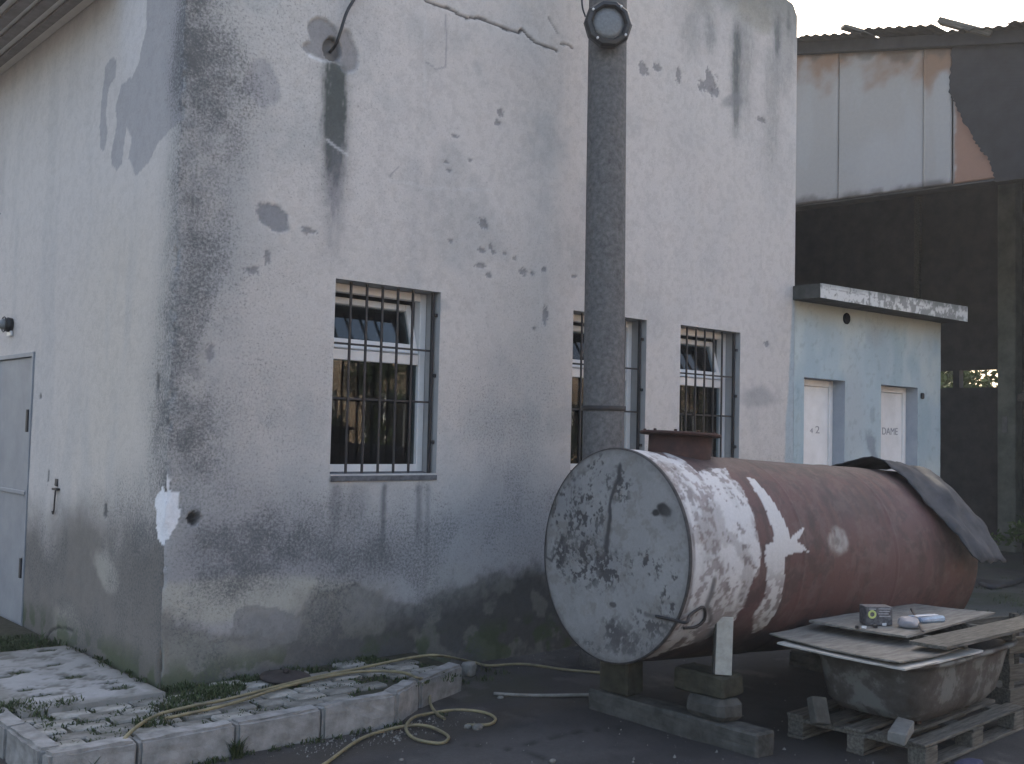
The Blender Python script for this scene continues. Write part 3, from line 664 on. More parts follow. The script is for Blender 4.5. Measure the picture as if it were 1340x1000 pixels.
# ================================================================== POLE AND ROUND LAMP
pole = thing('concrete_pole', 'grey concrete pole standing between the front wall and the tank', 'pole', (3.055, -0.6, GZ-0.02))
prof = [(0.158-0.0035*z, z) for z in np.linspace(0, 8.6, 30)]
po = lathe('shaft', prof, M['polecon'], pole, 28)
po.rotation_euler = (0.0, -0.012, 0)
lathe('band', [(0.160, 1.86), (0.163, 1.865), (0.163, 1.89), (0.160, 1.895)], M['darkiron'], pole, 28, rot=(0, -0.012, 0), cap=False)
RL = Vector((2.868, -0.715, 4.585))
rl = thing('round_lamp', 'round black rimmed lamp fixed high on the concrete pole', 'lamp', RL, (math.pi/2, 0, math.radians(-34)))
lathe('rim', [(0.115, 0.0), (0.165, 0.005), (0.178, 0.03), (0.176, 0.06), (0.160, 0.085), (0.135, 0.09), (0.118, 0.07)], M['black'], rl, 10, cap=False, smooth=False)
lathe('lens', [(0.12, 0.0), (0.12, 0.062), (0.08, 0.070), (0.02, 0.072)], M['lens'], rl, 32)
for k in range(4):
    w = math.radians(45+90*k+10)
    lathe('screw', [(0.009, 0.082), (0.009, 0.096), (0.005, 0.099)], M['screw'], rl, 8, loc=(0.147*math.cos(w), 0.147*math.sin(w), 0))
box('bracket', -0.03, 0.03, -0.06, 0.06, -0.12, 0.0, M['darkiron'], rl, 0.004)
tube('lead', [(-0.165, 0.05, 0.03), (-0.19, 0.16, 0.02), (-0.20, 0.5, 0.0), (-0.19, 0.9, -0.05)], 0.007, M['black'], rl, 6)

# ================================================================== ANNEX
anx = thing('blue_annex', 'pale blue limewashed annex with two white doors and concrete roof slab', 'annex', (6.385, 0, GZ))
AO = Vector((6.385, 0, GZ))
AD = [(6.565, 7.325), (8.06, 8.87)]; ADZ = 2.255; AXE = 9.42
def annex():
    xs = lines([6.385, AD[0][0], AD[0][1], AD[1][0], AD[1][1], AXE], 0.02); zs = lines([-0.08, ADZ, 3.06], 0.02)
    X, Z = np.meshgrid(xs, zs, indexing='ij')
    p = Paint(X, Z, (0.40, 0.49, 0.53))
    p.mix((0.47, 0.545, 0.55), sstep(0.42, 0.62, p.n(1.6, 5, 401))*0.85)
    p.mix((0.32, 0.42, 0.475), sstep(0.50, 0.70, p.n(2.4, 5, 415, su=1.5, sv=0.8))*0.5)
    p.mix((0.30, 0.41, 0.46), sstep(0.5, 0.75, p.n(2.2, 4, 402, su=2, sv=0.7))*0.6)
    p.mix((0.40, 0.42, 0.38), sstep(2.72, 3.0, Z+0.25*(p.n(3, 4, 403)-0.5))*0.75)
    p.mix((0.40, 0.41, 0.42), p.blob((7.45, 1.55), 0.25, 0.9, 0.5, 0.6, 2, 404)*0.35)
    p.mix((0.22, 0.26, 0.30), p.blob((7.8538, 1.5861), 0.09, 0.16, 0.7, 0.3, 9, 405, 0.6)*0.8)
    p.mix((0.25, 0.30, 0.34), p.blob((7.8816, 1.8994), 0.05, 0.10, 0.7, 0.3, 9, 406)*0.5)
    p.mix((0.30, 0.33, 0.36), p.blob((7.9189, 2.7715), 0.15, 0.10, 0.7, 0.6, 6, 407)*0.4)
    p.mix((0.28, 0.31, 0.33), p.blob((6.3332, 2.7971), 0.08, 0.5, 0.6, 0.6, 5, 408)*0.5)
    p.mix((0.20, 0.24, 0.25), sstep(0.62, 0.70, p.n(14, 4, 416, .65))*0.25)
    p.mix((0.12, 0.13, 0.13), sstep(0.6, 0.0, Z+0.4*(p.n(3, 4, 409)-0.5))*0.6)
    Y = -0.006*(p.n(1.5, 4, 410)-0.5)-0.004*(p.n(14, 3, 411)-0.5)+0.002
    xc = (xs[:-1]+xs[1:])/2; zc = (zs[:-1]+zs[1:])/2
    h = np.zeros((len(xc), len(zc)), bool)
    for a, b in AD: h |= ((xc > a) & (xc < b))[:, None] & (zc < ADZ)[None, :]
    grid_mesh('wall', np.stack([X, Y, Z], -1)-np.array(AO), p.c, M['annexpaint'], anx, h)
annex()
M['bluereveal'] = surf('blue_grey_reveal', (0.40, 0.44, 0.48), (0.32, 0.36, 0.41), 5, 0.9, 0.15)
for k, (a, b) in enumerate(AD):
    V = [(a, 0.003, -0.08), (b, 0.003, -0.08), (b, 0.003, ADZ), (a, 0.003, ADZ), (a, 0.25, -0.08), (b, 0.25, -0.08), (b, 0.25, ADZ), (a, 0.25, ADZ)]
    pymesh('door_reveal', [Vector(v)-AO for v in V], [(1, 5, 6, 2), (2, 6, 7, 3), (3, 7, 4, 0)], M['bluereveal'], anx)
    fb = frame_bm(a+0.004, b-0.004, -0.03, ADZ-0.004, 0.065, 0.14, 0.21)
    d = bm_obj('door', fb, M['pvc'], anx, loc=-AO)
    d['label'] = ['white annex door next to the plaster building', 'white annex door with lettering, away from the plaster building'][k]
    box('leaf', a+0.072, b-0.072, 0.155, 0.20, 0.0, ADZ-0.072, M['pvc'], d, 0.006)
    box('handle', a+0.10, a+0.22, 0.115, 0.15, 1.0, 1.03, M['screw'], d, 0.006)
    # lettering on the leaf
    def text(s, x, z, size, wscale=1.0):
        cu = bpy.data.curves.new('lettering', 'FONT'); cu.body = s; cu.size = size; cu.extrude = 0.0008
        to = bpy.data.objects.new('lettering_tmp', cu); COL.objects.link(to)
        dg = bpy.context.evaluated_depsgraph_get(); me = bpy.data.meshes.new_from_object(to.evaluated_get(dg))
        bpy.data.objects.remove(to); me.materials.append(M['letter'])
        o = bpy.data.objects.new('lettering', me); link(o, d)
        o.location = (x, 0.1535, z); o.rotation_euler = (math.pi/2, 0, 0); o.scale = (wscale, 1, 1)
    if k == 0:
        text('4', 6.915, 1.70, 0.075, 1.5); text('2', 7.01, 1.70, 0.11, 1.6)
    else:
        text('DAME', 8.352, 1.71, 0.115, 1.15)
box('alarm_bell', 8.93, 8.98, -0.03, 0.003, 2.13, 2.20, M['darkiron'], anx, 0.01, loc=-AO)
# round vent hole: a dark sleeve
M['void'] = surf('vent_void', (0.012, 0.012, 0.013), (0.01, 0.01, 0.01), 5, 0.95, 0.0, bump=0)
lathe('vent', [(0.056, 0.02), (0.062, 0.004), (0.056, -0.004), (0.050, -0.004), (0.049, 0.004), (0.0005, 0.004)], M['void'], anx, 20, loc=Vector((7.33, -0.016, 2.91))-AO, rot=(-math.pi/2, 0, 0), cap=False)
bm = bmesh.new(); bm_box(bm, AXE-0.25, AXE-0.002, 0.03, 2.4, -0.08, 3.03); bm_box(bm, 6.39, AXE, 2.4, 2.6, -0.08, 3.03); bm_box(bm, 6.385, AXE-0.26, 0.255, 0.30, -0.08, 3.0)
bm_obj('inner_wall', bm, M['interior'], anx, loc=-AO)
def slab_top():
    # roof slab, its fascia flaked white over grey
    n = 260; m_ = 14
    xs = np.linspace(6.345, 9.44, n); ts = np.linspace(0, 1, m_)
    X, T = np.meshgrid(xs, ts, indexing='ij')
    z0 = 3.005+0.012*(X-6.345); z1 = 3.145+0.024*(X-6.345)
    Z = z0+(z1-z0)*T
    p = Paint(X, Z, (0.60, 0.61, 0.60))
    p.mix((0.20, 0.21, 0.20), sstep(0.50, 0.58, p.n(16, 5, 421, .65)+0.08*sstep(6.9, 8.2, X)-0.12*sstep(6.9, 6.4, X))*0.85)
    p.mix((0.10, 0.11, 0.10), sstep(0.6, 1.0, T+0.6*(p.n(7, 4, 422)-0.5))*0.5)
    p.mix((0.25, 0.25, 0.25), p.line([(6.4, 3.10), (7.2, 3.115), (7.6, 3.10), (8.4, 3.12)], 0.004, 0.01)*0.8)
    P = np.stack([X, -0.31+0.006*(p.n(6, 3, 424)-0.5), Z], -1)
    grid_mesh('slab_fascia', P-np.array(AO), p.c, M['slab'], anx)
    a, b = 6.345, 9.44
    V = [(a, -0.305, 3.007), (b, -0.305, 3.007+0.037), (b, -0.305, 3.143+0.074), (a, -0.305, 3.143), (a, -0.003, 3.007), (6.387, -0.003, 3.007), (6.387, 2.6, 3.04), (b, 2.6, 3.05), (b, 2.6, 3.22), (6.387, 2.6, 3.15), (6.387, -0.003, 3.143), (a, -0.003, 3.143)]
    Fc = [(0, 1, 7, 6, 5, 4), (1, 2, 8, 7), (2, 3, 11, 10, 9, 8), (3, 0, 4, 11), (5, 6, 9, 10)]
    pymesh('roof_slab', [Vector(v)-AO for v in V], Fc, M['concrete'], anx)
slab_top()

# ================================================================== OPEN SHED
SX = 10.5; SB = 15.0
shed = thing('open_shed', 'tall dark open shed with pale fascia panels behind the blue annex', 'shed', (SX, 0, GZ))
SO = Vector((SX, 0, GZ))
ztop = lambda y: 6.66+0.215*y
zbot = lambda y: 4.955+0.03*y
def panel(y0, y1, seed, kind, dx):
    ys = lines([y0, y1], 0.03); ts = np.linspace(0, 1, 62)
    Y, T = np.meshgrid(ys, ts, indexing='ij')
    Z = zbot(Y)+(ztop(Y)-zbot(Y))*T
    if kind == 'pale':
        p = Paint(Y, Z, (0.305, 0.298, 0.29))
        p.mix((0.35, 0.347, 0.35), sstep(0.45, 0.7, p.n(0.9, 4, seed))*0.6)
        p.mix((0.33, 0.335, 0.34), sstep(0.5, 0.7, p.n(2, 4, seed+1, su=2, sv=.5))*0.4)
        p.mix((0.22, 0.12, 0.065), sstep(0.76, 1.0, T+0.6*(p.n(2.6, 5, seed+2)-0.5))*0.8)
        p.mix((0.10, 0.09, 0.08), sstep(0.93, 1.0, T+0.25*(p.n(5, 4, seed+3)-0.5))*0.6)
        p.mix((0.06, 0.05, 0.05), sstep(0.06, 0.0, T+0.10*(p.n(7, 4, seed+5)-0.5))*0.7)
    elif kind == 'rust':
        p = Paint(Y, Z, (0.26, 0.155, 0.115))
        p.mix((0.16, 0.10, 0.085), sstep(0.45, 0.7, p.n(3, 5, seed))*0.6)
        p.mix((0.40, 0.395, 0.39), sstep(0.035, 0.0, (y1-Y)+0.07*(p.n(6, 4, seed+4)-0.5))*0.9)
    else:
        p = Paint(Y, Z, (0.03, 0.031, 0.034))
    X = 0.01*(p.n(1.2, 3, seed+7)-0.5)+dx
    o = grid_mesh('fascia_panel', np.stack([X+SX, Y, Z], -1)-np.array(SO), p.c, M['sheet'], shed, flip=True)
    md = o.modifiers.new('thick', 'SOLIDIFY'); md.thickness = 0.018; md.offset = -1
    return o
panel(2.035, 4.6, 431, 'pale', 0.0); panel(0.785, 2.025, 441, 'pale', 0.006); panel(0.40, 0.775, 451, 'pale', -0.004)
panel(-0.75, 0.385, 461, 'rust', 0.015)['label'] = 'rusty brown fascia panel partly covered by tar felt'
# tar felt hanging over the rust, ragged along its left edge
rag = [(0.3694, 6.8320), (0.3987, 6.4584), (0.4181, 6.1624), (0.3471, 6.0065), (0.2467, 5.7762), (0.1477, 5.5881), (0.0791, 5.4471), (-0.0082, 5.3037), (-0.0849, 5.2119), (-0.1326, 5.0682), (-0.1800, 4.8870)]
fine_rag = []
for (a, b) in zip(rag[:-1], rag[1:]):
    for k in range(6):
        t = k/6; fine_rag.append((a[0]+(b[0]-a[0])*t+random.uniform(-.018, .018), a[1]+(b[1]-a[1])*t))
fine_rag.append(rag[-1])
n = len(fine_rag); V = []
for (y, z) in fine_rag: V.append((SX-0.03, y, z))
for (y, z) in fine_rag: V.append((SX-0.035+0.02*math.sin(z*3), -2.35, z-0.62*(z-4.95)/1.75-0.06))
for (x, y, z) in list(V): V.append((x+0.012, y, z))
Fc = [(i, i+1, n+i+1, n+i) for i in range(n-1)] + [(2*n+i+1, 2*n+i, 3*n+i, 3*n+i+1) for i in range(n-1)] + [(i+1, i, 2*n+i, 2*n+i+1) for i in range(n-1)]
o = pymesh('tar_felt', [Vector(v)-SO for v in V], Fc, M['tar'], shed); o['label'] = 'black tar felt with a ragged edge over the fascia'
# eave beam under the roof edge, following the fall
def sloped_beam(name, y0, y1, x0, x1, f0, f1, mat):
    V = []
    for y in (y0, y1):
        V += [(x0, y, f0(y)), (x1, y, f0(y)), (x1, y, f1(y)), (x0, y, f1(y))]
    Fc = [(0, 1, 2, 3), (7, 6, 5, 4), (0, 4, 5, 1), (1, 5, 6, 2), (2, 6, 7, 3), (3, 7, 4, 0)]
    return pymesh(name, [Vector(v)-SO for v in V], Fc, mat, shed)
sloped_beam('backing_board', -2.4, 4.6, SX+0.05, SX+0.09, lambda y: zbot(y)+0.16, lambda y: ztop(y)+0.16, M['sheddark'])
sloped_beam('eave_beam', -2.4, 4.6, SX-0.10, SX+0.045, lambda y: ztop(y)+0.002, lambda y: ztop(y)+0.16, M['tar'])
sloped_beam('lintel_beam', -2.4, 4.6, SX+0.03, SX+0.3, lambda y: zbot(y)-0.03, lambda y: zbot(y)+0.15, M['sheddark'])
# corrugated roof sheets, each its own, edges uneven
y = -2.4; k = 0
while y < 8.0:
    w = 1.02; V = []; nx = 10; ny = 40
    up = random.uniform(0.0, 0.05); back = random.uniform(-0.06, 0.06); tw = random.uniform(-0.03, 0.03)
    for j in range(ny+1):
        yy = y+w*j/ny
        for i in range(nx+1):
            xx = SX-0.28+back+(SB+0.5-SX+0.28)*i/nx
            V.append((xx, yy, ztop(yy)+0.185+up+tw*(j/ny)+0.014*math.sin(2*math.pi*(yy-y)/0.146)+0.12*(xx-SX)/4.5))
    Fc = [(j*(nx+1)+i, j*(nx+1)+i+1, (j+1)*(nx+1)+i+1, (j+1)*(nx+1)+i) for j in range(ny) for i in range(nx)]
    o = pymesh('roof_sheet', [Vector(v)-SO for v in V], Fc, M['shedroof'], shed, smooth=True)
    md = o.modifiers.new('thick', 'SOLIDIFY'); md.thickness = 0.008
    y += 0.96; k += 1
def plank(name, a, b, w, t, mat, parent, label=None):
    a = Vector(a); b = Vector(b); d = (b-a); L = d.length
    o = box(name, 0, L, -w/2, w/2, -t/2, t/2, mat, parent, 0.003, 0.002)
    o.rotation_euler = d.to_track_quat('X', 'Z').to_euler(); o.location = a
    if label: o['label'] = label
    return o
sloped_beam('rear_gable', -1.9, 7.99, SB+0.003, SB+0.14, lambda y: 6.1, lambda y: ztop(y)+0.27, M['sheddark'])
# rafters and purlins seen dimly from below
for yy in (-1.6, -0.4, 0.8, 2.0, 3.2):
    plank('rafter', Vector((SX+0.12, yy, ztop(yy)-0.02))-SO, Vector((SB-0.01, yy, ztop(yy)+0.06))-SO, 0.10, 0.16, M['wood'], shed)
for xx in (11.9, 13.4):
    plank('purlin', Vector((xx, -2.38, ztop(-2.38)-0.13))-SO, Vector((xx, 4.5, ztop(4.5)-0.13))-SO, 0.12, 0.12, M['wood'], shed)
for yy in (-1.2, 0.3, 1.2, 3.1):
    box('wall_post', SB-0.09, SB-0.002, yy, yy+0.10, -0.1, 6.2, M['wood'], shed, 0.004, loc=-SO)
# loose timber and battens lying on the roof edge
tb = plank('loose_timber', (10.30, 0.46, 7.06), (10.42, -0.16, 6.74), 0.16, 0.07, M['wood'], None)
tag(tb, 'short grey timber sticking up over the shed roof edge', 'timber')
tb2 = plank('roof_batten', (10.2, 1.80, 7.33), (10.6, 1.55, 7.24), 0.12, 0.05, M['wood'], None); tag(tb2, 'small batten end lying on the shed roof above the pale panels', 'timber')
# rear wall with a gap left open under the beam, side walls
bm = bmesh.new()
bm_box(bm, SB, SB+0.15, -2.4, 8.0, -0.1, 2.58); bm_box(bm, SB, SB+0.15, -2.4, 8.0, 2.88, 6.25); bm_box(bm, SB, SB+0.15, 0.0, 8.0, 6.25, 6.3); bm_box(bm, SB, SB+0.15, -2.4, 1.72, 2.58, 2.88)
bm_box(bm, SB, SB+0.15, 2.42, 2.53, 2.58, 2.88); bm_box(bm, SB, SB+0.15, 2.95, 8.0, 2.58, 2.88)
bm_obj('rear_wall', bm, M['sheddark'], shed, loc=-SO)
box('side_wall', SX, SB, -2.55, -2.4, -0.1, 6.3, M['sheddark'], shed, 0, loc=-SO)
box('side_wall', SX, SB, 8.0, 8.15, -0.1, 8.3, M['sheddark'], shed, 0, loc=-SO)
box('front_wall', SX, SX+0.15, 4.6, 8.0, -0.1, 7.8, M['sheddark'], shed, 0, loc=-SO)
pb = (1.4298, 2.6185); pe = (1.1458, 2.6124)
bm = bmesh.new(); bm_box(bm, 14.2, 14.45, pe[0], pb[0], -0.1, 6.9, 0.015)
bm_obj('pillar', bm, M['pillar'], shed, loc=-SO)
bm = bmesh.new(); bm_box(bm, 10.55, 10.80, -2.3, -2.05, -0.1, 4.9, 0.015); bm_obj('pillar', bm, M['pillar'], shed, loc=-SO)
box('notice', 14.185, 14.199, pb[0]-0.16, pb[0]-0.08, (1.3460, 1.8225)[1], (1.3460, 2.0748)[1], M['whitetile'], shed, 0.002, loc=-SO)
box('cross_beam', 14.25, 14.4, -2.39, pe[0]-0.002, (1.1762, 2.3179)[1], (1.1762, 2.4379)[1], M['wood'], shed, 0.004, loc=-SO)

# ================================================================== TREES SEEN THROUGH THE GAP, SHRUB AT THE SHED
def leaves(center, rad, n, size, seed):
    rs = np.random.RandomState(seed); V = []; Fc = []
    cl = [(rs.normal(0, 0.45, 3)*np.array(rad)+np.array(center), rs.uniform(0.25, 0.5)) for _ in range(14)]
    for i in range(n):
        c, q = cl[rs.randint(len(cl))]
        d = rs.normal(0, 1, 3); d /= np.linalg.norm(d)
        p = Vector(c+d*q*np.array(rad)*rs.uniform(0.3, 1.0))
        a = Vector(rs.normal(0, 1, 3)).normalized(); b = a.cross(Vector(rs.normal(0, 1, 3))).normalized()
        s = size*rs.uniform(0.6, 1.3); k = len(V)
        V += [p-a*s, p+b*s*0.45, p+a*s, p-b*s*0.45]; Fc.append((k, k+1, k+2, k+3))
    return V, Fc
for k, (x, y, h, lab) in enumerate([(19.5, 4.6, 4.2, 'leafy tree behind the shed gap, nearest the annex'), (20.5, 3.0, 3.6, 'leafy tree behind the shed gap, nearest the pillar')]):
    t = thing('leafy_tree', lab, 'tree', (x, y, GZ), group='trees behind the shed')
    tube('trunk', [(0, 0, -0.1), (0.05, 0.03, 0.7), (-0.02, 0.06, 1.6), (0.05, 0.0, 2.6)], 0.09, M['bark'], t, 8)
    for q in range(4):
        w = q*1.6; tube('limb', [(0.0, 0.04, 1.2+0.3*q), (0.4*math.cos(w), 0.4*math.sin(w), 1.7+0.3*q), (0.8*math.cos(w), 0.8*math.sin(w), 2.3+0.3*q)], 0.035, M['bark'], t, 6)
    V, Fc = leaves((0, 0, h*0.62), (1.3, 1.3, h*0.42), 5200, 0.085, 500+k)
    pymesh('crown', V, Fc, M['leaf'], t)
t = thing('leafy_shrub', 'dim green shrub in the shed at the right edge', 'shrub', (12.6, 0.35, GZ))
tube('stem', [(0, 0, -0.05), (0.03, 0.02, 0.3), (0.0, 0.05, 0.6)], 0.015, M['bark'], t, 6)
V, Fc = leaves((0, 0, 0.5), (0.35, 0.35, 0.4), 500, 0.05, 520); pymesh('crown', V, Fc, M['leaf'], t)

# overhead cable crossing the sky to the shed roof
c_ = tube('overhead_cable', [(10.34, 0.47, 7.06), (9.6, 1.35, 7.35), (8.6, 2.6, 7.75), (7.3, 4.2, 8.35)], 0.006, M['darkiron'], None, 6)
tag(c_, 'thin overhead cable against the white sky above the shed', 'cable')

# ================================================================== BRICK BUILDING ACROSS THE YARD (mirrored in the panes)
opp = thing('brick_building', 'tan brick building across the yard, seen mirrored in the window panes', 'building', (20, -18, GZ))
OO = Vector((20, -18, GZ))
OW = [(x, x+1.5) for x in (3.0, 7.2, 11.2, 13.6, 17.0, 21.0, 23.6, 26.5, 30.0, 33.5)]
xs_ = [0.0]; 
bm = bmesh.new()
prev = 0.0
for a, b in OW:
    bm_box(bm, prev, a, -18.3, -18.0, -0.1, 6.0); bm_box(bm, a, b, -18.3, -18.001, -0.1, 1.1); bm_box(bm, a, b, -18.3, -18.001, 2.7, 6.0); prev = b
bm_box(bm, prev, 40, -18.3, -18.0, -0.1, 6.0); bm_box(bm, 0, 40, -26, -18.35, 5.7, 6.05); bm_box(bm, 0, 40, -26.3, -26.0, -0.1, 6.0)
# brick courses as relief and colour
def brick_mat():
    m, nt, b = nmat('tan_brickwork')
    tc = node(nt, 'ShaderNodeTexCoord'); mp = node(nt, 'ShaderNodeMapping'); mp.inputs['Rotation'].default_value = (math.pi/2, 0, 0)
    nt.links.new(tc.outputs['Object'], mp.inputs['Vector'])
    br = node(nt, 'ShaderNodeTexBrick'); br.inputs['Scale'].default_value = 1.0; br.inputs['Brick Width'].default_value = 0.26; br.inputs['Row Height'].default_value = 0.085; br.inputs['Mortar Size'].default_value = 0.012
    br.inputs['Color1'].default_value = (0.42, 0.27, 0.17, 1); br.inputs['Color2'].default_value = (0.36, 0.24, 0.16, 1); br.inputs['Mortar'].default_value = (0.45, 0.43, 0.38, 1)
    nt.links.new(mp.outputs[0], br.inputs['Vector']); nt.links.new(br.outputs['Color'], b.inputs['Base Color']); b.inputs['Roughness'].default_value = 0.9
    return m
M['brickwork'] = brick_mat()
bm_obj('wall', bm, M['brickwork'], opp, loc=-OO)
for a, b in OW:
    f = bm_obj('window', frame_bm(a+0.003, b-0.003, 1.103, 2.697, 0.08, -18.16, -18.08), M['pvc'], opp, loc=-OO)
    box('mullion', (a+b)/2-0.04, (a+b)/2+0.04, -18.158, -18.082, 1.18, 2.62, M['pvc'], f, 0.003)
    box('pane', a+0.08, b-0.08, -18.13, -18.12, 1.18, 2.62, M['glass'], f, 0)

for k, (x, y, h, lab) in enumerate([(12.0, -15.2, 4.0, 'leafy tree added across the yard to break up the reflection in the window by the corner'), (19.0, -15.0, 3.4, 'leafy tree added across the yard to break up the reflection in the window behind the pole'), (25.5, -15.4, 4.4, 'leafy tree added across the yard, its green mirrored in the window above the manhole')]):  # trees added to break up the bright brick reflection in the panes
    t = thing('leafy_tree', lab, 'tree', (x, y, GZ), group='trees added across the yard')
    tube('trunk', [(0, 0, -0.1), (0.05, 0.03, 0.7), (-0.02, 0.06, 1.6), (0.05, 0.0, 2.6)], 0.10, M['bark'], t, 8)
    for q in range(4):
        w = q*1.6; tube('limb', [(0.0, 0.04, 1.2+0.3*q), (0.4*math.cos(w), 0.4*math.sin(w), 1.7+0.3*q), (0.8*math.cos(w), 0.8*math.sin(w), 2.3+0.3*q)], 0.035, M['bark'], t, 6)
    V, Fc = leaves((0, 0, h*0.62), (1.3, 1.2, h*0.40), 1800, 0.09, 540+k)
    pymesh('crown', V, Fc, M['leaf'], t)

# ================================================================== PAVED APRON
pav = tag(bpy.data.objects.new('pavement', None), kind='structure'); link(pav); pav.location = (0, 0, 0)
def bed():
    pts = [(-0.90, -0.90), (0.98, -0.90), (1.22, -0.76), (1.75, -0.52), (1.80, -0.02), (-0.02, -0.02), (-0.02, 3.3), (-0.90, 3.3)]
    V = [(x, y, PZ-0.022) for x, y in pts]+[(x, y, GZ-0.05) for x, y in pts]; n = len(pts)
    pymesh('bedding', V, [tuple(range(n))]+[(i, n+i, n+(i+1) % n, (i+1) % n) for i in range(n)], M['dirt'], pav)
bed()
def kerbstone(a, b, w=0.11, z1=PZ+0.006):
    a = Vector((a[0], a[1], 0)); b = Vector((b[0], b[1], 0)); d = b-a; L = d.length
    bm = bmesh.new(); bmesh.ops.create_cube(bm, size=1.0)
    for v in bm.verts: v.co = Vector(((v.co.x+0.5)*(L-0.012)+0.006, (v.co.y+0.5)*w, GZ-0.06+(v.co.z+0.5)*(z1-GZ+0.06+random.uniform(-.006, .006))))
    bmesh.ops.bevel(bm, geom=list(bm.edges), offset=0.014, segments=2, affect='EDGES')
    bmesh.ops.subdivide_edges(bm, edges=[e for e in bm.edges if e.calc_length() > 0.15], cuts=5, use_grid_fill=True)
    for v in bm.verts: v.co += Vector((0, random.uniform(-.003, .003), random.uniform(-.004, .004)))
    o = bm_obj('kerb_stone', bm, M['kerb'], pav, smooth=False); o.location = (a.x, a.y, 0); o.rotation_euler = (random.uniform(-.012, .012), random.uniform(-.01, .01), math.atan2(d.y, d.x))
    return o
kx = [-0.926, -0.515, -0.012, 0.488, 0.975]
for a, b in zip(kx[:-1], kx[1:]): kerbstone((a, -0.985), (b, -0.985))
kerbstone((0.985, -0.975), (1.27, -0.80)); kerbstone((1.28, -0.80), (1.77, -0.60))
for k in range(9): kerbstone((-0.93, -0.87+0.5*(k+1)-0.01), (-0.93, -0.87+0.5*k))
# block pavers in rows parallel to the wall, sunk and tilted unevenly; some lost to weeds
proto = {}
def paver_mesh(L, W):
    bm = bmesh.new(); bm_box(bm, -L/2, L/2, -W/2, W/2, -0.05, 0.0, 0.008); me = bpy.data.meshes.new('paver'); bm.to_mesh(me); bm.free(); me.materials.append(M['paver']); return me
pm = [paver_mesh(0.192, 0.116), paver_mesh(0.188, 0.120), paver_mesh(0.196, 0.112)]; ph = paver_mesh(0.094, 0.116)
row = 0; y = -0.81
while y < -0.03:
    x = -0.80 + (0.10 if row % 2 else 0.0)
    xmax = 0.95 if y < -0.72 else (1.2 if y < -0.6 else 1.68)
    if row % 2: pass
    while x+0.1 < xmax:
        in_slab = x < 0.0 and y > -0.22
        edgew = (y > -0.18 and x > 0.0)
        if not in_slab and not (edgew and random.random() < 0.55) and random.random() > 0.05:
            o = bpy.data.objects.new('paver', random.choice(pm)); link(o, pav)
            o.location = (x+random.uniform(-.006, .006), y+random.uniform(-.005, .005), PZ+random.uniform(-0.012, 0.002))
            o.rotation_euler = (random.uniform(-.03, .03), random.uniform(-.03, .03), random.uniform(-.03, .03))
        x += 0.212
    y += 0.134; row += 1
def entrance_slab():
    xs = lines([-0.82, -0.03], 0.02); ys = lines([-0.235, 1.39], 0.02)
    X, Y = np.meshgrid(xs, ys, indexing='ij')
    p = Paint(X, Y, (0.30, 0.30, 0.295))
    p.mix((0.17, 0.172, 0.165), sstep(0.45, 0.65, p.n(9, 5, 601, .65))*0.6)
    p.mix((0.32, 0.325, 0.33), sstep(0.5, 0.7, p.n(1.8, 4, 602))*0.6)
    p.mix((0.12, 0.117, 0.10), sstep(0.16, 0.0, np.minimum(np.minimum(X+0.82, -0.03-X), np.minimum(Y+0.235, 1.39-Y))+0.12*(p.n(7, 4, 606)-0.5))*0.7)
    m = sstep(0.60, 0.66, p.n(11, 5, 603, .6)); p.mix((0.10, 0.10, 0.085), m*0.7); p.h -= 0.004*m
    for k, (c, rx, ry) in enumerate([((-0.3267, 0.4456), .07, .05), ((-0.5422, 0.7456), .07, .05), ((-0.3087, 0.8300), .05, .03), ((-0.2003, 1.2781), .06, .04), ((-0.1958, 0.0312), .07, .05), ((-0.2066, 0.1730), .05, .03), ((-0.6030, 0.1165), .05, .03), ((-0.6311, 0.2842), .05, .03), ((-0.6397, 0.6721), .06, .03)]):
        m = p.blob(c, rx, ry, 0.6, 0.15, None, 610+k); p.mix((0.045, 0.05, 0.032), m*0.9); p.h -= 0.012*m
    ck = p.line([(-0.80, 0.15), (-0.5, 0.10), (-0.3, 0.2), (-0.05, 0.12)], 0.005, 0.02); p.mix((0.08, 0.08, 0.07), ck*0.7); p.h -= 0.006*ck
    Z = PZ+0.012+p.h+0.004*(p.n(2, 3, 604)-0.5)+0.003*(p.n(14, 3, 605)-0.5)
    b = 0.03*np.minimum(np.minimum(X+0.82, -0.03-X), np.minimum(Y+0.235, 1.39-Y) < 0.001)
    P = np.stack([X, Y, Z], -1)
    # skirt
    P[0, :, 2] = P[-1, :, 2] = GZ; P[:, 0, 2] = GZ; P[:, -1, 2] = GZ
    P[0, :, 0] = P[1, :, 0]-0.002; P[-1, :, 0] = P[-2, :, 0]+0.002; P[:, 0, 1] = P[:, 1, 1]-0.002; P[:, -1, 1] = P[:, -2, 1]+0.002
    o = grid_mesh('entrance_slab', P, p.c, M['slab'], pav); o['label'] = 'pale worn concrete slab in front of the side wall'
entrance_slab()

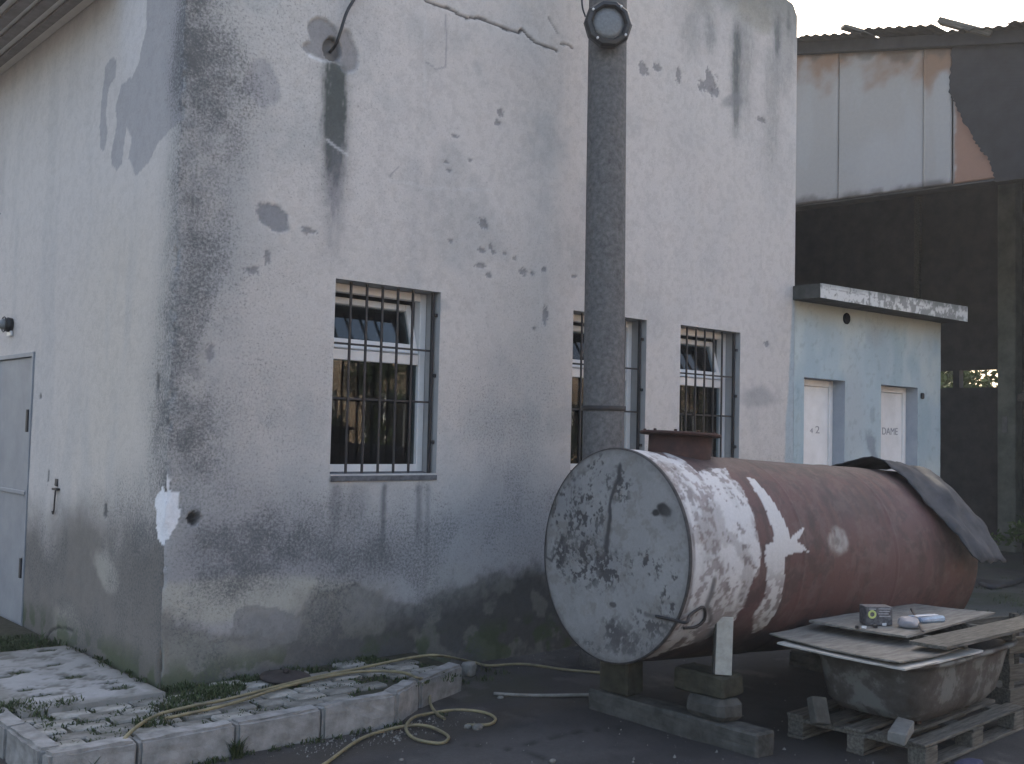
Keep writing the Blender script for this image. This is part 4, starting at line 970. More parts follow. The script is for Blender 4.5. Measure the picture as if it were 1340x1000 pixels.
# weeds in the joints and at the wall foot: nobody could count the blades
def weeds():
    rs = np.random.RandomState(11); V = []; Fc = []
    def tuft(x, y, z, n, h, spread):
        for i in range(n):
            a = rs.uniform(0, 6.283); r = spread*math.sqrt(rs.rand()); bx = x+r*math.cos(a); by = y+r*math.sin(a)
            hh = h*rs.uniform(0.4, 1.1); la = rs.uniform(0, 6.283); ln = hh*rs.uniform(0.3, 1.1); w = rs.uniform(0.002, 0.0045)
            dx, dy = math.cos(la), math.sin(la); k = len(V)
            V.extend([(bx-dy*w, by+dx*w, z), (bx+dy*w, by-dx*w, z), (bx+dx*ln*0.4+dy*w, by+dy*ln*0.4-dx*w, z+hh*0.7), (bx+dx*ln*0.4-dy*w, by+dy*ln*0.4+dx*w, z+hh*0.7), (bx+dx*ln, by+dy*ln, z+hh)])
            Fc.extend([(k, k+1, k+2, k+3), (k+3, k+2, k+4)])
    for c in [(-0.7942, -0.0012), (-0.7476, -0.0356), (-0.6229, -0.1278), (-0.5390, -0.1119), (-0.8475, -0.0563), (-0.7343, -0.1775)]: tuft(c[0], c[1], PZ-0.01, 90, 0.045, 0.07)
    for c in [(-0.3267, 0.4456), (-0.5422, 0.7456), (-0.1958, 0.0312), (-0.2066, 0.1730), (-0.6030, 0.1165), (-0.6311, 0.2842), (-0.1768, 1.2616), (-0.3087, 0.8300)]: tuft(c[0], c[1], PZ-0.005, 26, 0.022, 0.05)
    for i in range(26): tuft(rs.uniform(-0.03, 1.6), rs.uniform(-0.22, -0.03), PZ-0.02, 40, 0.035, 0.07)
    for c in [(-0.0179, -0.3752), (0.0763, -0.3822), (0.2003, -0.3885), (0.2985, -0.2850), (-0.1336, -0.4896), (-0.0868, -0.6203), (0.1897, -0.3160), (-0.3315, -0.7114)]: tuft(c[0], c[1], PZ-0.015, 190, 0.045, 0.10)
    for i in range(260): tuft(rs.uniform(-0.85, 1.6), rs.uniform(-0.85, -0.05), PZ-0.02, 12, 0.024, 0.04)
    for i in range(14): tuft(-0.03-rs.uniform(0, .04), rs.uniform(0, 1.4), PZ-0.0, 16, 0.03, 0.04)
    for i in range(22): tuft(-0.06-rs.uniform(0, .5), rs.uniform(1.42, 1.9), PZ-0.02, 60, 0.05, 0.09)
    for i in range(34): tuft(rs.uniform(-0.9, 1.3), -1.0-rs.uniform(0, .03), GZ, 14, 0.03, 0.03)
    for i in range(14): tuft(rs.uniform(1.2, 2.4), rs.uniform(-0.55, -0.1), GZ, 22, 0.035, 0.06)
    for (x, y) in [(-0.02, -1.0), (-0.015, -1.01)]: tuft(x, y, GZ, 50, 0.10, 0.025)
    for (x, y) in [(-0.80, -1.0), (-0.75, -1.0)]: tuft(x, y, GZ, 60, 0.13, 0.05)
    for i in range(60): tuft(rs.uniform(7, 12), rs.uniform(-2.5, -0.2), GZ, 20, 0.04, 0.15)
    o = pymesh('weeds', V, Fc, M['grass']); tag(o, 'low green weeds in the paving joints and along the wall foot', 'weeds', kind='stuff')
weeds()
M['rimdark0'] = surf('dark_cast_iron', (0.05, 0.042, 0.04), (0.025, 0.022, 0.022), 16, 0.8, 0.25, bump=0.5)
lid = thing('drain_cover', 'dark rusty round cover lying on the pavement at the wall foot', 'drain cover', ((0.6604, -0.3167)[0], (0.6604, -0.3167)[1]+0.03, PZ+0.002), (0.05, 0.03, 0.4))
lathe('plate', [(0.02, 0.0), (0.15, 0.0), (0.155, 0.010), (0.145, 0.022), (0.05, 0.034), (0.02, 0.036)], M['rimdark0'], lid, 28)
lathe('knob', [(0.018, 0.034), (0.022, 0.05), (0.012, 0.06)], M['rimdark0'], lid, 12)

# ================================================================== STEEL TANK
TR = 0.605; TL = 2.85; TY = math.radians(-4.5); TT = 0.05
TC = Vector((1.9, -1.766, 0.945))
tank = thing('steel_tank', 'long cylindrical steel tank with peeling white and red brown paint', 'tank', TC, (0, TT, TY))
def tshell():
    s = lines([0, TL], 0.0125); th = np.linspace(0, 2*math.pi, 341)
    S, A = np.meshgrid(s, th, indexing='ij')
    p = Paint(S, A*TR, (0.092, 0.047, 0.045))
    U, V = p.u, p.v
    mid = p.n(2.2, 5, 701); fine = p.n(20, 4, 702, .65); strk = p.n(3, 4, 703, su=4, sv=0.7)
    p.mix((0.094, 0.054, 0.055), sstep(0.45, 0.7, mid)*0.6)
    p.mix((0.048, 0.033, 0.033), sstep(0.5, 0.7, strk)*0.55)
    p.mix((0.062, 0.050, 0.049), p.blob((1.2, math.pi/2*TR), 1.6, 0.28, 0.4, 0.6, 2, 704)*0.65)      # dusty crown
    p.mix((0.052, 0.042, 0.041), p.blob((1.6033, 1.5111), 0.25, 0.10, 0.6, 0.6, 5, 705)*0.6)
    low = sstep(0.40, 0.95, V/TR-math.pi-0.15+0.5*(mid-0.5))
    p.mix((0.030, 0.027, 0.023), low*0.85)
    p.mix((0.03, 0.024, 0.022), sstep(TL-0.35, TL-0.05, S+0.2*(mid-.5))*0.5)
    # white coat on the near third, flaked
    wp = [(-0.05, 0.9*TR), (0.1908, 1.0852), (0.1907, 1.2380), (0.2667, 1.3454), (0.4613, 1.2544), (0.5924, 1.2417), (0.5447, 1.3666), (0.5779, 1.3903), (0.5590, 1.4944), (0.5444, 1.6859), (0.5671, 1.8148), (0.5412, 1.9204), (0.4991, 2.0276), (0.4830, 2.1424), (0.4472, 2.2609), (0.3179, 2.3786), (0.1403, 2.4561), (-0.05, 4.6*TR)]
    w = 0.5*p.poly(wp, 0.035, 7, 711)+0.5*p.poly(wp, 0.045, 16, 751); w = sstep(0.25, 0.75, w*0.8+0.4*(p.n(30, 3, 752)-0.3))
    w2 = p.poly([(0.6987, 1.3289), (0.7443, 1.3539), (0.7743, 1.4579), (0.7963, 1.5782), (0.8279, 1.7040), (0.8285, 1.7793), (0.7651, 1.8575), (0.7799, 1.9883), (0.7933, 2.1532), (0.7749, 2.3035), (0.7077, 2.3521), (0.6021, 2.2027), (0.6343, 2.0759), (0.6200, 1.9210), (0.5908, 1.8571), (0.6761, 1.7931), (0.6916, 1.6835), (0.6801, 1.5668), (0.6702, 1.4339)], 0.012, 14, 712)
    w2 = np.maximum(w2, p.poly([(0.6181, 1.7806), (0.8044, 1.7620), (0.9852, 1.6789), (0.9572, 1.7159), (0.8880, 1.7613), (1.0050, 1.8226), (0.8987, 1.8228), (0.7244, 1.8574), (0.5912, 1.8444)], 0.012, 16, 713))
    w3 = p.blob((1.2905, 1.7537), 0.105, 0.085, 0.5, 0.25, 9, 714)*sstep(0.35, 0.6, fine+0.15)
    w4 = p.poly([(0.3291, 0.9701), (0.3005, 1.1866), (0.2987, 1.3294), (0.2240, 1.3067), (0.1698, 1.1929)], 0.01, 12, 715)
    w = np.maximum(w, w4)
    strokes = p.n(5, 4, 757, .6, su=3.2, sv=0.45)
    flake = sstep(0.555, 0.585, 0.07*(1-sstep(0.0, 0.35, S))*0+0.045*sstep(2.9, 4.0, A)+0.45*(strokes-0.5)+0.5*p.n(14, 5, 716, .65)+0.5*p.n(34, 3, 736, .65)+0.05*sstep(3.2, 4.2, A))
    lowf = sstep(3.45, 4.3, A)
    keep = w*(1-flake*(0.55+0.40*lowf))
    white = np.array((0.50, 0.50, 0.505))
    p.mix(white, keep*0.95)
    p.mix((0.26, 0.255, 0.245), keep*sstep(0.46, 0.64, strokes)*(0.35+0.3*lowf))
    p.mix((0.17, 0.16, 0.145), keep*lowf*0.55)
    p.mix((0.50, 0.50, 0.50), w2*0.92*(1-0.75*sstep(0.48, 0.55, p.n(26, 4, 718, .6))*sstep(3.05, 3.5, A)))
    p.mix((0.25, 0.24, 0.21), w2*sstep(3.3, 3.9, A)*0.5)
    p.mix((0.34, 0.335, 0.32), w3*0.85)
    p.mix((0.13, 0.115, 0.11), p.blob((1.2590, 1.7585), 0.04, 0.025, 0.5, 0.4, 14, 719)*0.6)
    # bare dark gap and scratches through the white
    p.mix((0.05, 0.045, 0.045), p.line([(0.1747, 1.9790), (0.1811, 2.1090), (0.2635, 2.2190)], 0.018, 0.02, 10, 721)*0.8)
    p.mix((0.08, 0.07, 0.07), p.line([(0.0218, 1.7354), (0.0141, 1.9766), (0.0341, 2.1501)], 0.006, 0.006, 10, 722)*0.6)
    for k in range(26):
        cs = (0.9+1.85*((k*0.618) % 1), (1.75+0.9*((k*0.37) % 1))*TR)
        du = (U-cs[0]-0.01*(fine-.5))/(0.012+0.02*((k*0.73) % 1)); t = (V-cs[1])/(0.25+0.5*((k*0.29) % 1))
        p.mix([(0.11, 0.062, 0.05), (0.04, 0.032, 0.032)][k % 2], np.exp(-du**2)*sstep(0, 0.08, t)*(1-sstep(0.3, 1, t))*0.5*(1-keep)*(1-w2))
    p.mix((0.12, 0.085, 0.08), sstep(0.52, 0.62, p.n(13, 5, 755, .65))*(1-keep)*(1-w2)*0.4)
    p.mix((0.038, 0.030, 0.030), sstep(0.56, 0.64, p.n(10, 5, 756, .65))*(1-keep)*(1-w2)*0.5)
    p.mix((0.05, 0.045, 0.045), sstep(0.02, 0.006, np.abs(S-0.012))*0.5)
    rust = sstep(0.58, 0.66, p.n(7, 5, 723))*(w > 0.5)*0.35; p.mix((0.09, 0.065, 0.055), rust)
    h = 0.0022*keep+0.0022*w2+0.013*(p.n(1.3, 3, 724)-0.5)-0.010*p.blob((1.7430, 1.6668), 0.16, 0.13, 0.2, 0.8, 3, 753)-0.008*p.blob((1.0184, 1.9919), 0.14, 0.10, 0.2, 0.8, 3, 754)+0.0012*(fine-0.5)
    for sw in (0.95, 1.9): h += 0.004*np.exp(-((S-sw-0.004*(fine-.5))/0.008)**2)      # weld seams
    R = TR+h
    P = np.stack([S, R*np.cos(A), R*np.sin(A)], -1)
    P[:, -1] = P[:, 0]
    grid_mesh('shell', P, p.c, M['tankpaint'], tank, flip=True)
tshell()
def tcap():
    r = np.concatenate([np.linspace(0.001, TR-0.02, 100), [TR-0.014, TR-0.006, TR+0.002, TR+0.004]]); th = np.linspace(0, 2*math.pi, 481)
    Rr, A = np.meshgrid(r, th, indexing='ij')
    Yl = Rr*np.cos(A); Zl = Rr*np.sin(A)
    p = Paint(Yl, Zl, (0.215, 0.215, 0.212))
    mid = p.n(3, 5, 731); fine = p.n(34, 4, 732, .65)
    p.mix((0.25, 0.25, 0.25), sstep(0.45, 0.7, mid)*0.6)
    p.mix((0.18, 0.184, 0.192), sstep(0.5, 0.72, p.n(1.7, 4, 733))*0.6)
    p.mix((0.265, 0.265, 0.265), p.poly([(-0.0258, 0.4619), (-0.4982, 0.4006), (-0.5864, 0.0829), (-0.2924, 0.0448), (0.0150, 0.0134)], 0.02, 5, 730)*0.35)
    p.mix((0.14, 0.125, 0.11), sstep(0.52, 0.64, p.n(15, 5, 737, .65))*0.4)
    p.mix((0.29, 0.29, 0.285), sstep(0.55, 0.65, p.n(9, 5, 738, .65))*0.35)
    dark = (0.035, 0.034, 0.037)
    # flaking: clusters of small chips
    for k, (c, ry, rz, d) in enumerate([((0.4536, 0.1854), .13, .22, .52), ((0.2283, 0.1800), .16, .22, .50), ((0.2390, -0.0901), .22, .14, .50), ((0.0069, -0.0857), .14, .10, .50), ((0.4540, -0.0453), .08, .10, .48), ((0.2175, 0.4512), .20, .14, .55), ((-0.0518, 0.3758), .07, .10, .5), ((-0.0992, -0.4565), .16, .09, .44), ((-0.2729, -0.4896), .20, .06, .47), ((-0.2979, -0.0297), .18, .09, .56), ((-0.3498, -0.3329), .16, .08, .52), ((0.1638, -0.5658), .16, .05, .5), ((-0.4817, -0.1712), .10, .2, .57)]):
        m = p.blob(c, ry, rz, 0.5, 0.6, None, 740+k)
        ch = m*sstep(d+0.055, d+0.095, 0.5*p.n(42, 3, 770+k, .7)+0.28*p.n(16, 3, 870+k)+0.22*p.n(24, 3, 970+k, su=1.0, sv=0.35)+0.05*m)
        p.mix(dark, ch*0.88); p.h += 0.0015*ch
    for k, pts in enumerate([[(-0.0358, 0.4973), (-0.0045, 0.4083), (0.0324, 0.3051), (0.0364, 0.1950), (0.0421, 0.1068), (0.0415, 0.0194)]]):
        m = p.line(pts, 0.017, 0.02, 14, 790); p.mix(dark, m*0.9); p.h += 0.002*m
    p.mix((0.015, 0.015, 0.016), np.maximum(p.blob((-0.3981, 0.2829), 0.055, 0.033, 0.4, 0.3, 16, 795), p.blob((-0.3355, 0.2618), 0.03, 0.02, 0.4, 0.3, 16, 796))*0.95)
    p.mix((0.10, 0.10, 0.10), p.blob((-0.4414, 0.2407), 0.05, 0.06, 0.5, 0.7, 9, 797)*0.4)
    p.mix(dark, p.blob((-0.0344, -0.2789), 0.03, 0.015, 0.4, 0.2, 16, 798)*0.8)
    p.mix((0.09, 0.085, 0.085), p.line([(-0.2944, -0.3001), (-0.3759, -0.2920), (-0.5183, -0.2948), (-0.6009, -0.2940)], 0.012, 0.012, 14, 799)*0.85)
    p.mix(dark, p.line([(0.6079, 0.1031), (0.5901, -0.0829), (0.5296, -0.0950), (0.4912, -0.0353)], 0.008, 0.01, 12, 800)*0.8)
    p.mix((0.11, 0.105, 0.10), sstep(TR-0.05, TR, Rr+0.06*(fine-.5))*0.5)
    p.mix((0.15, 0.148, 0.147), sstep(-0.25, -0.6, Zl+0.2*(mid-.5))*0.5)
    X = -0.012+p.h+0.006*(p.n(1.6, 3, 801)-0.5)*np.clip((TR-Rr)/0.1, 0, 1)
    X = np.where(Rr > TR-0.007, -0.010, X); X = np.where(Rr > TR+0.003, 0.004, X)
    P = np.stack([X, Yl, Zl], -1); P[:, -1] = P[:, 0]
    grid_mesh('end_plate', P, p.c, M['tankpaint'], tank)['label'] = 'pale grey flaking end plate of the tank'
tcap()
M['rimdark'] = surf('dark_weld', (0.075, 0.07, 0.07), (0.03, 0.028, 0.028), 16, 0.75, 0.3)
lathe('weld_rim', [(TR-0.004, -0.014), (TR+0.004, -0.012), (TR+0.007, 0.0), (TR+0.004, 0.006), (TR-0.004, 0.004)], M['rimdark'], tank, 96, rot=(0, math.pi/2, 0), cap=False)
M['redbrown'] = surf('red_brown_primer', (0.06, 0.034, 0.034), (0.035, 0.026, 0.026), 5, 0.7, 0.3)
lathe('rear_head', [(TR-0.001, TL-0.002), (TR*0.98, TL+0.03), (TR*0.90, TL+0.075), (TR*0.7, TL+0.12), (TR*0.4, TL+0.145), (0.01, TL+0.152)], M['redbrown'], tank, 64, rot=(0, math.pi/2, 0))
MS = (0.5012, 1.1335)[0]
lathe('manhole_collar', [(0.190, TR-0.05), (0.190, TR+0.115), (0.176, TR+0.118), (0.176, TR+0.02), (0.002, TR+0.018)], M['rust'], tank, 40, loc=(MS, 0, 0), cap=False)
fl = lathe('manhole_flange', [(0.19, TR+0.108), (0.245, TR+0.109), (0.247, TR+0.121), (0.243, TR+0.127), (0.172, TR+0.126), (0.172, TR+0.109)], M['rust'], tank, 40, loc=(MS, 0, 0), cap=False)
for k in range(10):
    w = 2*math.pi*k/10
    lathe('bolt', [(0.010, TR+0.126), (0.010, TR+0.136), (0.006, TR+0.139)], M['rust'], fl, 6, loc=(0.217*math.cos(w), 0.217*math.sin(w), 0))
hp = (0.1762, 2.1946)
ha = hp[1]/TR
def onshell(s, a, dr=0.0): return (s, (TR+dr)*math.cos(a), (TR+dr)*math.sin(a))
tube('torn_strap', [(-0.02, (-0.3874, -0.2903)[0], (-0.3874, -0.2903)[1]), (-0.022, (-0.5181, -0.2908)[0], (-0.5181, -0.2908)[1]), (-0.02, (-0.6007, -0.2901)[0]-0.01, (-0.6007, -0.2901)[1]), onshell(0.05, ha-0.05, 0.02), onshell(0.14, ha-0.12, 0.012), onshell(0.19, ha+0.0, 0.012), onshell(0.15, ha+0.08, 0.016), onshell(0.06, ha+0.09, 0.014)], 0.009, M['darkiron'], tank, 6)

# roofing felt draped over the rear of the tank, stiff and hanging clear on the yard side
def felt():
    rs = np.random.RandomState(5)
    a0, a1 = math.radians(48), math.radians(138)
    pts = [((TR+0.012)*math.cos(a), (TR+0.012)*math.sin(a)) for a in np.linspace(a0, a1, 26)]
    y, z = pts[-1]
    for k in range(1, 15):
        t = k/14; pts.append((y+(-0.755-y)*t, z+(0.035-z)*t+0.02*math.sin(math.pi*t)))
    ns = 22; V = []; n = len(pts); Fc = []
    for i in range(ns):
        g = i/(ns-1)
        for j, (y, z) in enumerate(pts):
            f = j/(n-1); hang = max(0, (f-0.62)/0.38)
            s_ = (2.33+0.20*hang)*(1-g)+(2.88+0.04*hang)*g
            bl = 0.016*math.sin(23*f+15*g)*math.sin(5*g+2*f)+0.012*math.sin(7*f+6*g)+0.010*math.sin(17*f-7*g+1)+0.010*abs(math.sin(9*f*g+11*f+2*g))
            q = math.hypot(y, z); lift = 0.014+max(0, bl)+0.055*math.sin(math.pi*min(1, g+0.25))*max(0, 1-abs(f-0.42)/0.32)+0.003*rs.uniform(-1, 1)
            tip = 0.016*rs.uniform(-1, 1) if j == n-1 else 0
            V.append((s_+(0.012*rs.uniform(-1, 1) if i in (0, ns-1) else 0), y*(q+lift)/q, z*(q+lift)/q+tip))
    for i in range(ns-1):
        for j in range(n-1): Fc.append((i*n+j, i*n+j+1, (i+1)*n+j+1, (i+1)*n+j))
    o = pymesh('roofing_felt', V, Fc, M['felt'], None, smooth=True)
    o.location = TC; o.rotation_euler = (0, TT, TY)
    md = o.modifiers.new('thick', 'SOLIDIFY'); md.thickness = 0.007; md.offset = 1
    tag(o, 'stiff dark grey roofing felt draped over the far end of the tank', 'roofing felt')
felt()

# ================================================================== SUPPORTS UNDER THE TANK
def rough_block(name, x0, x1, y0, y1, z0, z1, mat, label, cat, rz=0.0, cuts=4, jit=0.006, group=None, bev=0.012):
    cx, cy = (x0+x1)/2, (y0+y1)/2
    bm = bmesh.new(); bm_box(bm, x0-cx, x1-cx, y0-cy, y1-cy, 0, z1-z0, bev, jit)
    bmesh.ops.subdivide_edges(bm, edges=[e for e in bm.edges if e.calc_length() > 0.08], cuts=cuts, use_grid_fill=True)
    for v in bm.verts:
        v.co += Vector((random.uniform(-1, 1), random.uniform(-1, 1), random.uniform(-1, 1) if v.co.z > 0.004 else 0))*jit*0.4
    o = bm_obj(name, bm, mat, None, loc=(cx, cy, z0), rot=(0, 0, rz)); return tag(o, label, cat, group)
rough_block('concrete_sleeper', 2.10, 2.26, -2.62, -1.40, GZ-0.015, 0.085, M['concrete'], 'long concrete sleeper on the ground under the near end of the tank', 'sleeper', cuts=6)
rough_block('concrete_sleeper', 4.15, 4.31, -2.70, -1.45, GZ-0.015, 0.085, M['concrete'], 'concrete sleeper in the dark under the far end of the tank', 'sleeper', cuts=6)
rough_block('yellow_block', 2.12, 2.27, -1.69, -1.46, 0.087, 0.345, M['yellowstone'], 'yellowish block between sleeper and tank on the wall side', 'block', 0.03)
rough_block('concrete_block', 2.10, 2.30, -2.40, -2.13, 0.087, 0.20, M['concrete'], 'pale broken concrete block on the sleeper below the white post', 'block', -0.08, jit=0.010, bev=0.03)
rough_block('dark_block', 2.14, 2.34, -2.36, -2.02, 0.203, 0.325, M['yellowstone'], 'dark block lying on the broken concrete block', 'block', 0.05)
rough_block('concrete_block', 4.16, 4.32, -2.30, -1.62, 0.087, 0.19, M['concrete'], 'concrete block on the far sleeper under the tank', 'block', 0.0)
wp_ = thing('white_post', 'short white painted angle post propping the tank', 'post', (2.20, -2.325, 0.327), (0.02, 0.0, 0.75))
box('web', -0.012, 0.0, -0.045, 0.045, 0.0, 0.315, M['whitepost'], wp_, 0.002)
box('flange', -0.012, 0.075, 0.0455, 0.056, 0.0, 0.315, M['concrete'], wp_, 0.002)

# ================================================================== PALLET, BATHTUB, BOARDS
PX, PY = 2.60, -3.285
pal = thing('wooden_pallet', 'weathered wooden pallet under the old bathtub', 'pallet', (PX, PY, GZ), (0, 0, math.radians(1.5)))
for y in (0.0, 0.34, 0.70):
    box('bearer', 0.0, 1.25, y, y+0.10, 0.0, 0.018, M['wood'], pal, 0.003, 0.002)
    for x in (0.0, 0.55, 1.11):
        box('block', x, x+0.14, y+0.002, y+0.098, 0.0182, 0.094, M['wood'], pal, 0.004, 0.002)
for x in (0.0, 0.555, 1.11): box('stringer', x+0.002, x+0.138, 0.0, 0.80, 0.0945, 0.114, M['wood'], pal, 0.003, 0.002)
for y in (0.0, 0.165, 0.335, 0.51, 0.70):
    box('deck_board', -0.005, 1.255, y, y+(0.10 if y in (0.0, 0.70) else 0.115), 0.1145, 0.134, M['wood'], pal, 0.003, 0.003)

tub = thing('bathtub', 'old rusty enamel bathtub standing on the pallet under boards', 'bathtub', (3.26, -2.885, 0.105), (0, 0, math.radians(1.5)))
def tub_mesh():
    # lofted oval shell: rounded plan, sloping ends, rolled rim
    def ring(L, W, z, dx=0.0, n=56, e=5.4):
        out = []
        for k in range(n):
            w = 2*math.pi*k/n; c, s = math.cos(w), math.sin(w)
            out.append((dx+L*math.copysign(abs(c)**(2/e), c), W*math.copysign(abs(s)**(2/e), s), z))
        return out
    outer = [ring(0.42, 0.22, 0.03, -0.04), ring(0.48, 0.265, 0.045, -0.03), ring(0.535, 0.305, 0.10, -0.02), ring(0.565, 0.328, 0.20, -0.01), ring(0.60, 0.345, 0.31, 0), ring(0.615, 0.355, 0.345, 0),
             ring(0.66, 0.385, 0.350, 0), ring(0.668, 0.392, 0.362, 0), ring(0.66, 0.387, 0.374, 0), ring(0.61, 0.350, 0.372, 0), ring(0.585, 0.33, 0.34, 0), ring(0.545, 0.31, 0.2, -0.01), ring(0.50, 0.28, 0.09, -0.02), ring(0.40, 0.20, 0.06, -0.04)]
    n = 56; V = [v for r in outer for v in r]; Fc = []
    for i in range(len(outer)-1):
        for k in range(n): Fc.append((i*n+k, i*n+(k+1) % n, (i+1)*n+(k+1) % n, (i+1)*n+k))
    Fc.append(tuple(reversed(range(n)))); Fc.append(tuple((len(outer)-1)*n+k for k in range(n)))
    o = pymesh('basin', V, Fc, M['tubenamel'], tub, smooth=True)
tub_mesh()
for sx in (-0.33, 0.27):
    for sy in (-0.17, 0.17): box('foot', sx-0.02, sx+0.02, sy-0.02, sy+0.02, -0.004, 0.05, M['rust'], tub, 0.006, 0.003)

def sheet(name, pts, z, t, mat, label, cat, bow=0.0, seed=1, group=None, dz=(0, 0, 0, 0)):
    """board given by its four corners in plan; a real slab, slightly bowed"""
    rs = np.random.RandomState(seed); n = 12; P = [Vector((p[0], p[1], 0)) for p in pts]; c = sum(P, Vector())/4
    V = []; 
    for lay in (0, 1):
        for i in range(n+1):
            for j in range(n+1):
                u, v = i/n, j/n
                q = (P[0]*(1-u)+P[1]*u)*(1-v)+(P[3]*(1-u)+P[2]*u)*v
                zz = (dz[0]*(1-u)+dz[1]*u)*(1-v)+(dz[3]*(1-u)+dz[2]*u)*v
                e = 0.004 if (i in (0, n) or j in (0, n)) else 0
                V.append((q.x-c.x+rs.uniform(-e, e), q.y-c.y+rs.uniform(-e, e), zz+bow*((2*u-1)**2+0.6*(2*v-1)**2)+(0 if lay else -t)))
    m = (n+1)**2; f = lambda l, i, j: l*m+i*(n+1)+j; Fc = []
    for i in range(n):
        for j in range(n):
            Fc.append((f(1, i, j), f(1, i+1, j), f(1, i+1, j+1), f(1, i, j+1))); Fc.append((f(0, i, j+1), f(0, i+1, j+1), f(0, i+1, j), f(0, i, j)))
    for i in range(n):
        Fc += [(f(0, i, 0), f(0, i+1, 0), f(1, i+1, 0), f(1, i, 0)), (f(1, i, n), f(1, i+1, n), f(0, i+1, n), f(0, i, n)), (f(0, 0, i+1), f(0, 0, i), f(1, 0, i), f(1, 0, i+1)), (f(1, n, i+1), f(1, n, i), f(0, n, i), f(0, n, i+1))]
    o = pymesh(name, V, Fc, mat, None, loc=(c.x, c.y, z)); return tag(o, label, cat, group)
sheet('hardboard_sheet', [(2.45, -2.50), (2.40, -3.275), (3.22, -3.30), (3.24, -2.46)], 0.493, 0.009, M['plyedge'], 'pale hardboard sheet lying directly on the bathtub rim', 'board', 0.006, 1)
sheet('plywood_sheet', [(2.52, -2.40), (2.42, -3.235), (3.02, -3.255), (3.04, -2.36)], 0.510, 0.008, M['ply'], 'grey plywood sheet on the hardboard, nearest the tank front', 'board', 0.012, 2)
sheet('plywood_sheet', [(2.86, -2.44), (2.88, -3.03), (4.13, -2.96), (4.02, -2.45)], 0.568, 0.012, M['ply'], 'grey plywood sheet carrying the small carton and packets', 'board', 0.004, 3)
sheet('wooden_plank', [(2.80, -3.085), (2.815, -3.285), (4.30, -3.30), (4.32, -3.10)], 0.566, 0.018, M['wood'], 'grey plank along the outer side of the bathtub top', 'plank', 0.0, 4)
# battens that carry the upper boards
for k, (x, lab) in enumerate([(3.12, 'thin batten under the upper boards, near the tank front'), (3.72, 'thin batten under the upper boards, near the crate')]):
    b = box('batten', -0.02, 0.02, -0.38, 0.38, 0, 0.036 if k == 0 else 0.06, M['wood'], None, 0.003, 0.002, loc=(x, -2.87, 0.5145 if k == 0 else 0.4875)); tag(b, lab, 'batten')

# things on the boards
bx = thing('small_carton', 'small dark printed carton with a yellow green ring', 'carton', ((3.0931, -2.7306)[0], (3.0931, -2.7306)[1], 0.573), (0, 0, math.radians(-38)))
box('body', -0.078, 0.078, -0.05, 0.05, 0.0, 0.105, M['cartondark'], bx, 0.003)
lathe('ring_print', [(0.013, 0.0), (0.0135, 0.0006), (0.024, 0.0006), (0.0245, 0.0)], M['yellowgreen'], bx, 24, loc=(-0.042, -0.0506, 0.062), rot=(math.pi/2, 0, 0), cap=False)
for (x0, x1, z) in [(-0.06, -0.02, 0.092), (-0.005, 0.065, 0.094), (0.0, 0.06, 0.080), (-0.005, 0.055, 0.066), (0.0, 0.065, 0.052)]:
    box('print_line', x0, x1, -0.0508, -0.0502, z-0.003, z+0.003, M['letter'], bx, 0)
for k in range(4):
    pt = [(2.8645, -2.7470), (2.8981, -2.7700), (2.9731, -2.7932), (3.0880, -2.7857)][k]
    o = rough_block('scrap_piece', pt[0]-0.012, pt[0]+0.012, pt[1]-0.010, pt[1]+0.010, 0.573, 0.573+random.uniform(.010, .018), [M['black'], M['screw'], M['black'], M['screw']][k], ['leftmost of the two black scraps in front of the small carton', 'white scrap below the ring of the small carton', 'black scrap in the middle in front of the small carton', 'white scrap at the right corner of the small carton'][k], 'scrap', random.uniform(0, 3), 1, 0.002, 'scraps in front of the small carton', 0.002)
def lump(name, loc, size, mat, label, cat, seed, rz=0, pw=2.5, group=None):
    rs = np.random.RandomState(seed); bm = bmesh.new(); bmesh.ops.create_icosphere(bm, subdivisions=3, radius=1.0)
    off = rs.rand(3)*20
    for v in bm.verts:
        c = v.co.copy(); n_ = 0.75+0.5*float(fbm(np.array([c.x*1.0+off[0]+c.z]), np.array([c.y*1.0+off[1]-c.z]), 1.6, 4, seed)[0])
        q = Vector((math.copysign(abs(c.x)**(2/pw), c.x), math.copysign(abs(c.y)**(2/pw), c.y), math.copysign(abs(c.z)**(2/pw), c.z)))*n_
        v.co = Vector((q.x*size[0], q.y*size[1], max(0, q.z*size[2]+size[2]*0.75)))
    o = bm_obj(name, bm, mat, None, smooth=True, loc=loc, rot=(0, 0, rz)); return tag(o, label, cat, group)
z_ = (3.1630, -2.8946)
lump('plastic_bag', (z_[0], z_[1], 0.572), (0.075, 0.06, 0.035), M['greybag'], 'crumpled grey plastic bag on the boards beside the carton', 'bag', 31, 0.4)
z_ = (3.4507, -2.8534)
pk = thing('blue_packet', 'flat pale blue packet lying on the boards behind the grey bag', 'packet', (z_[0], z_[1], 0.573), (0, 0, math.radians(-15)))
box('body', -0.10, 0.10, -0.06, 0.06, 0.0, 0.030, M['bluepack'], pk, 0.010, 0.006); box('white_band', -0.09, 0.09, -0.012, 0.018, 0.0302, 0.033, M['screw'], pk, 0.001)
bl_ = plank('black_bar', ((3.6030, -2.6832)[0], (3.6030, -2.6832)[1], 0.605), ((3.0223, -3.0530)[0], (3.0223, -3.0530)[1], 0.585), 0.014, 0.010, M['black'], None); tag(bl_, 'thin black bar between the grey bag and the blue packet', 'bar')

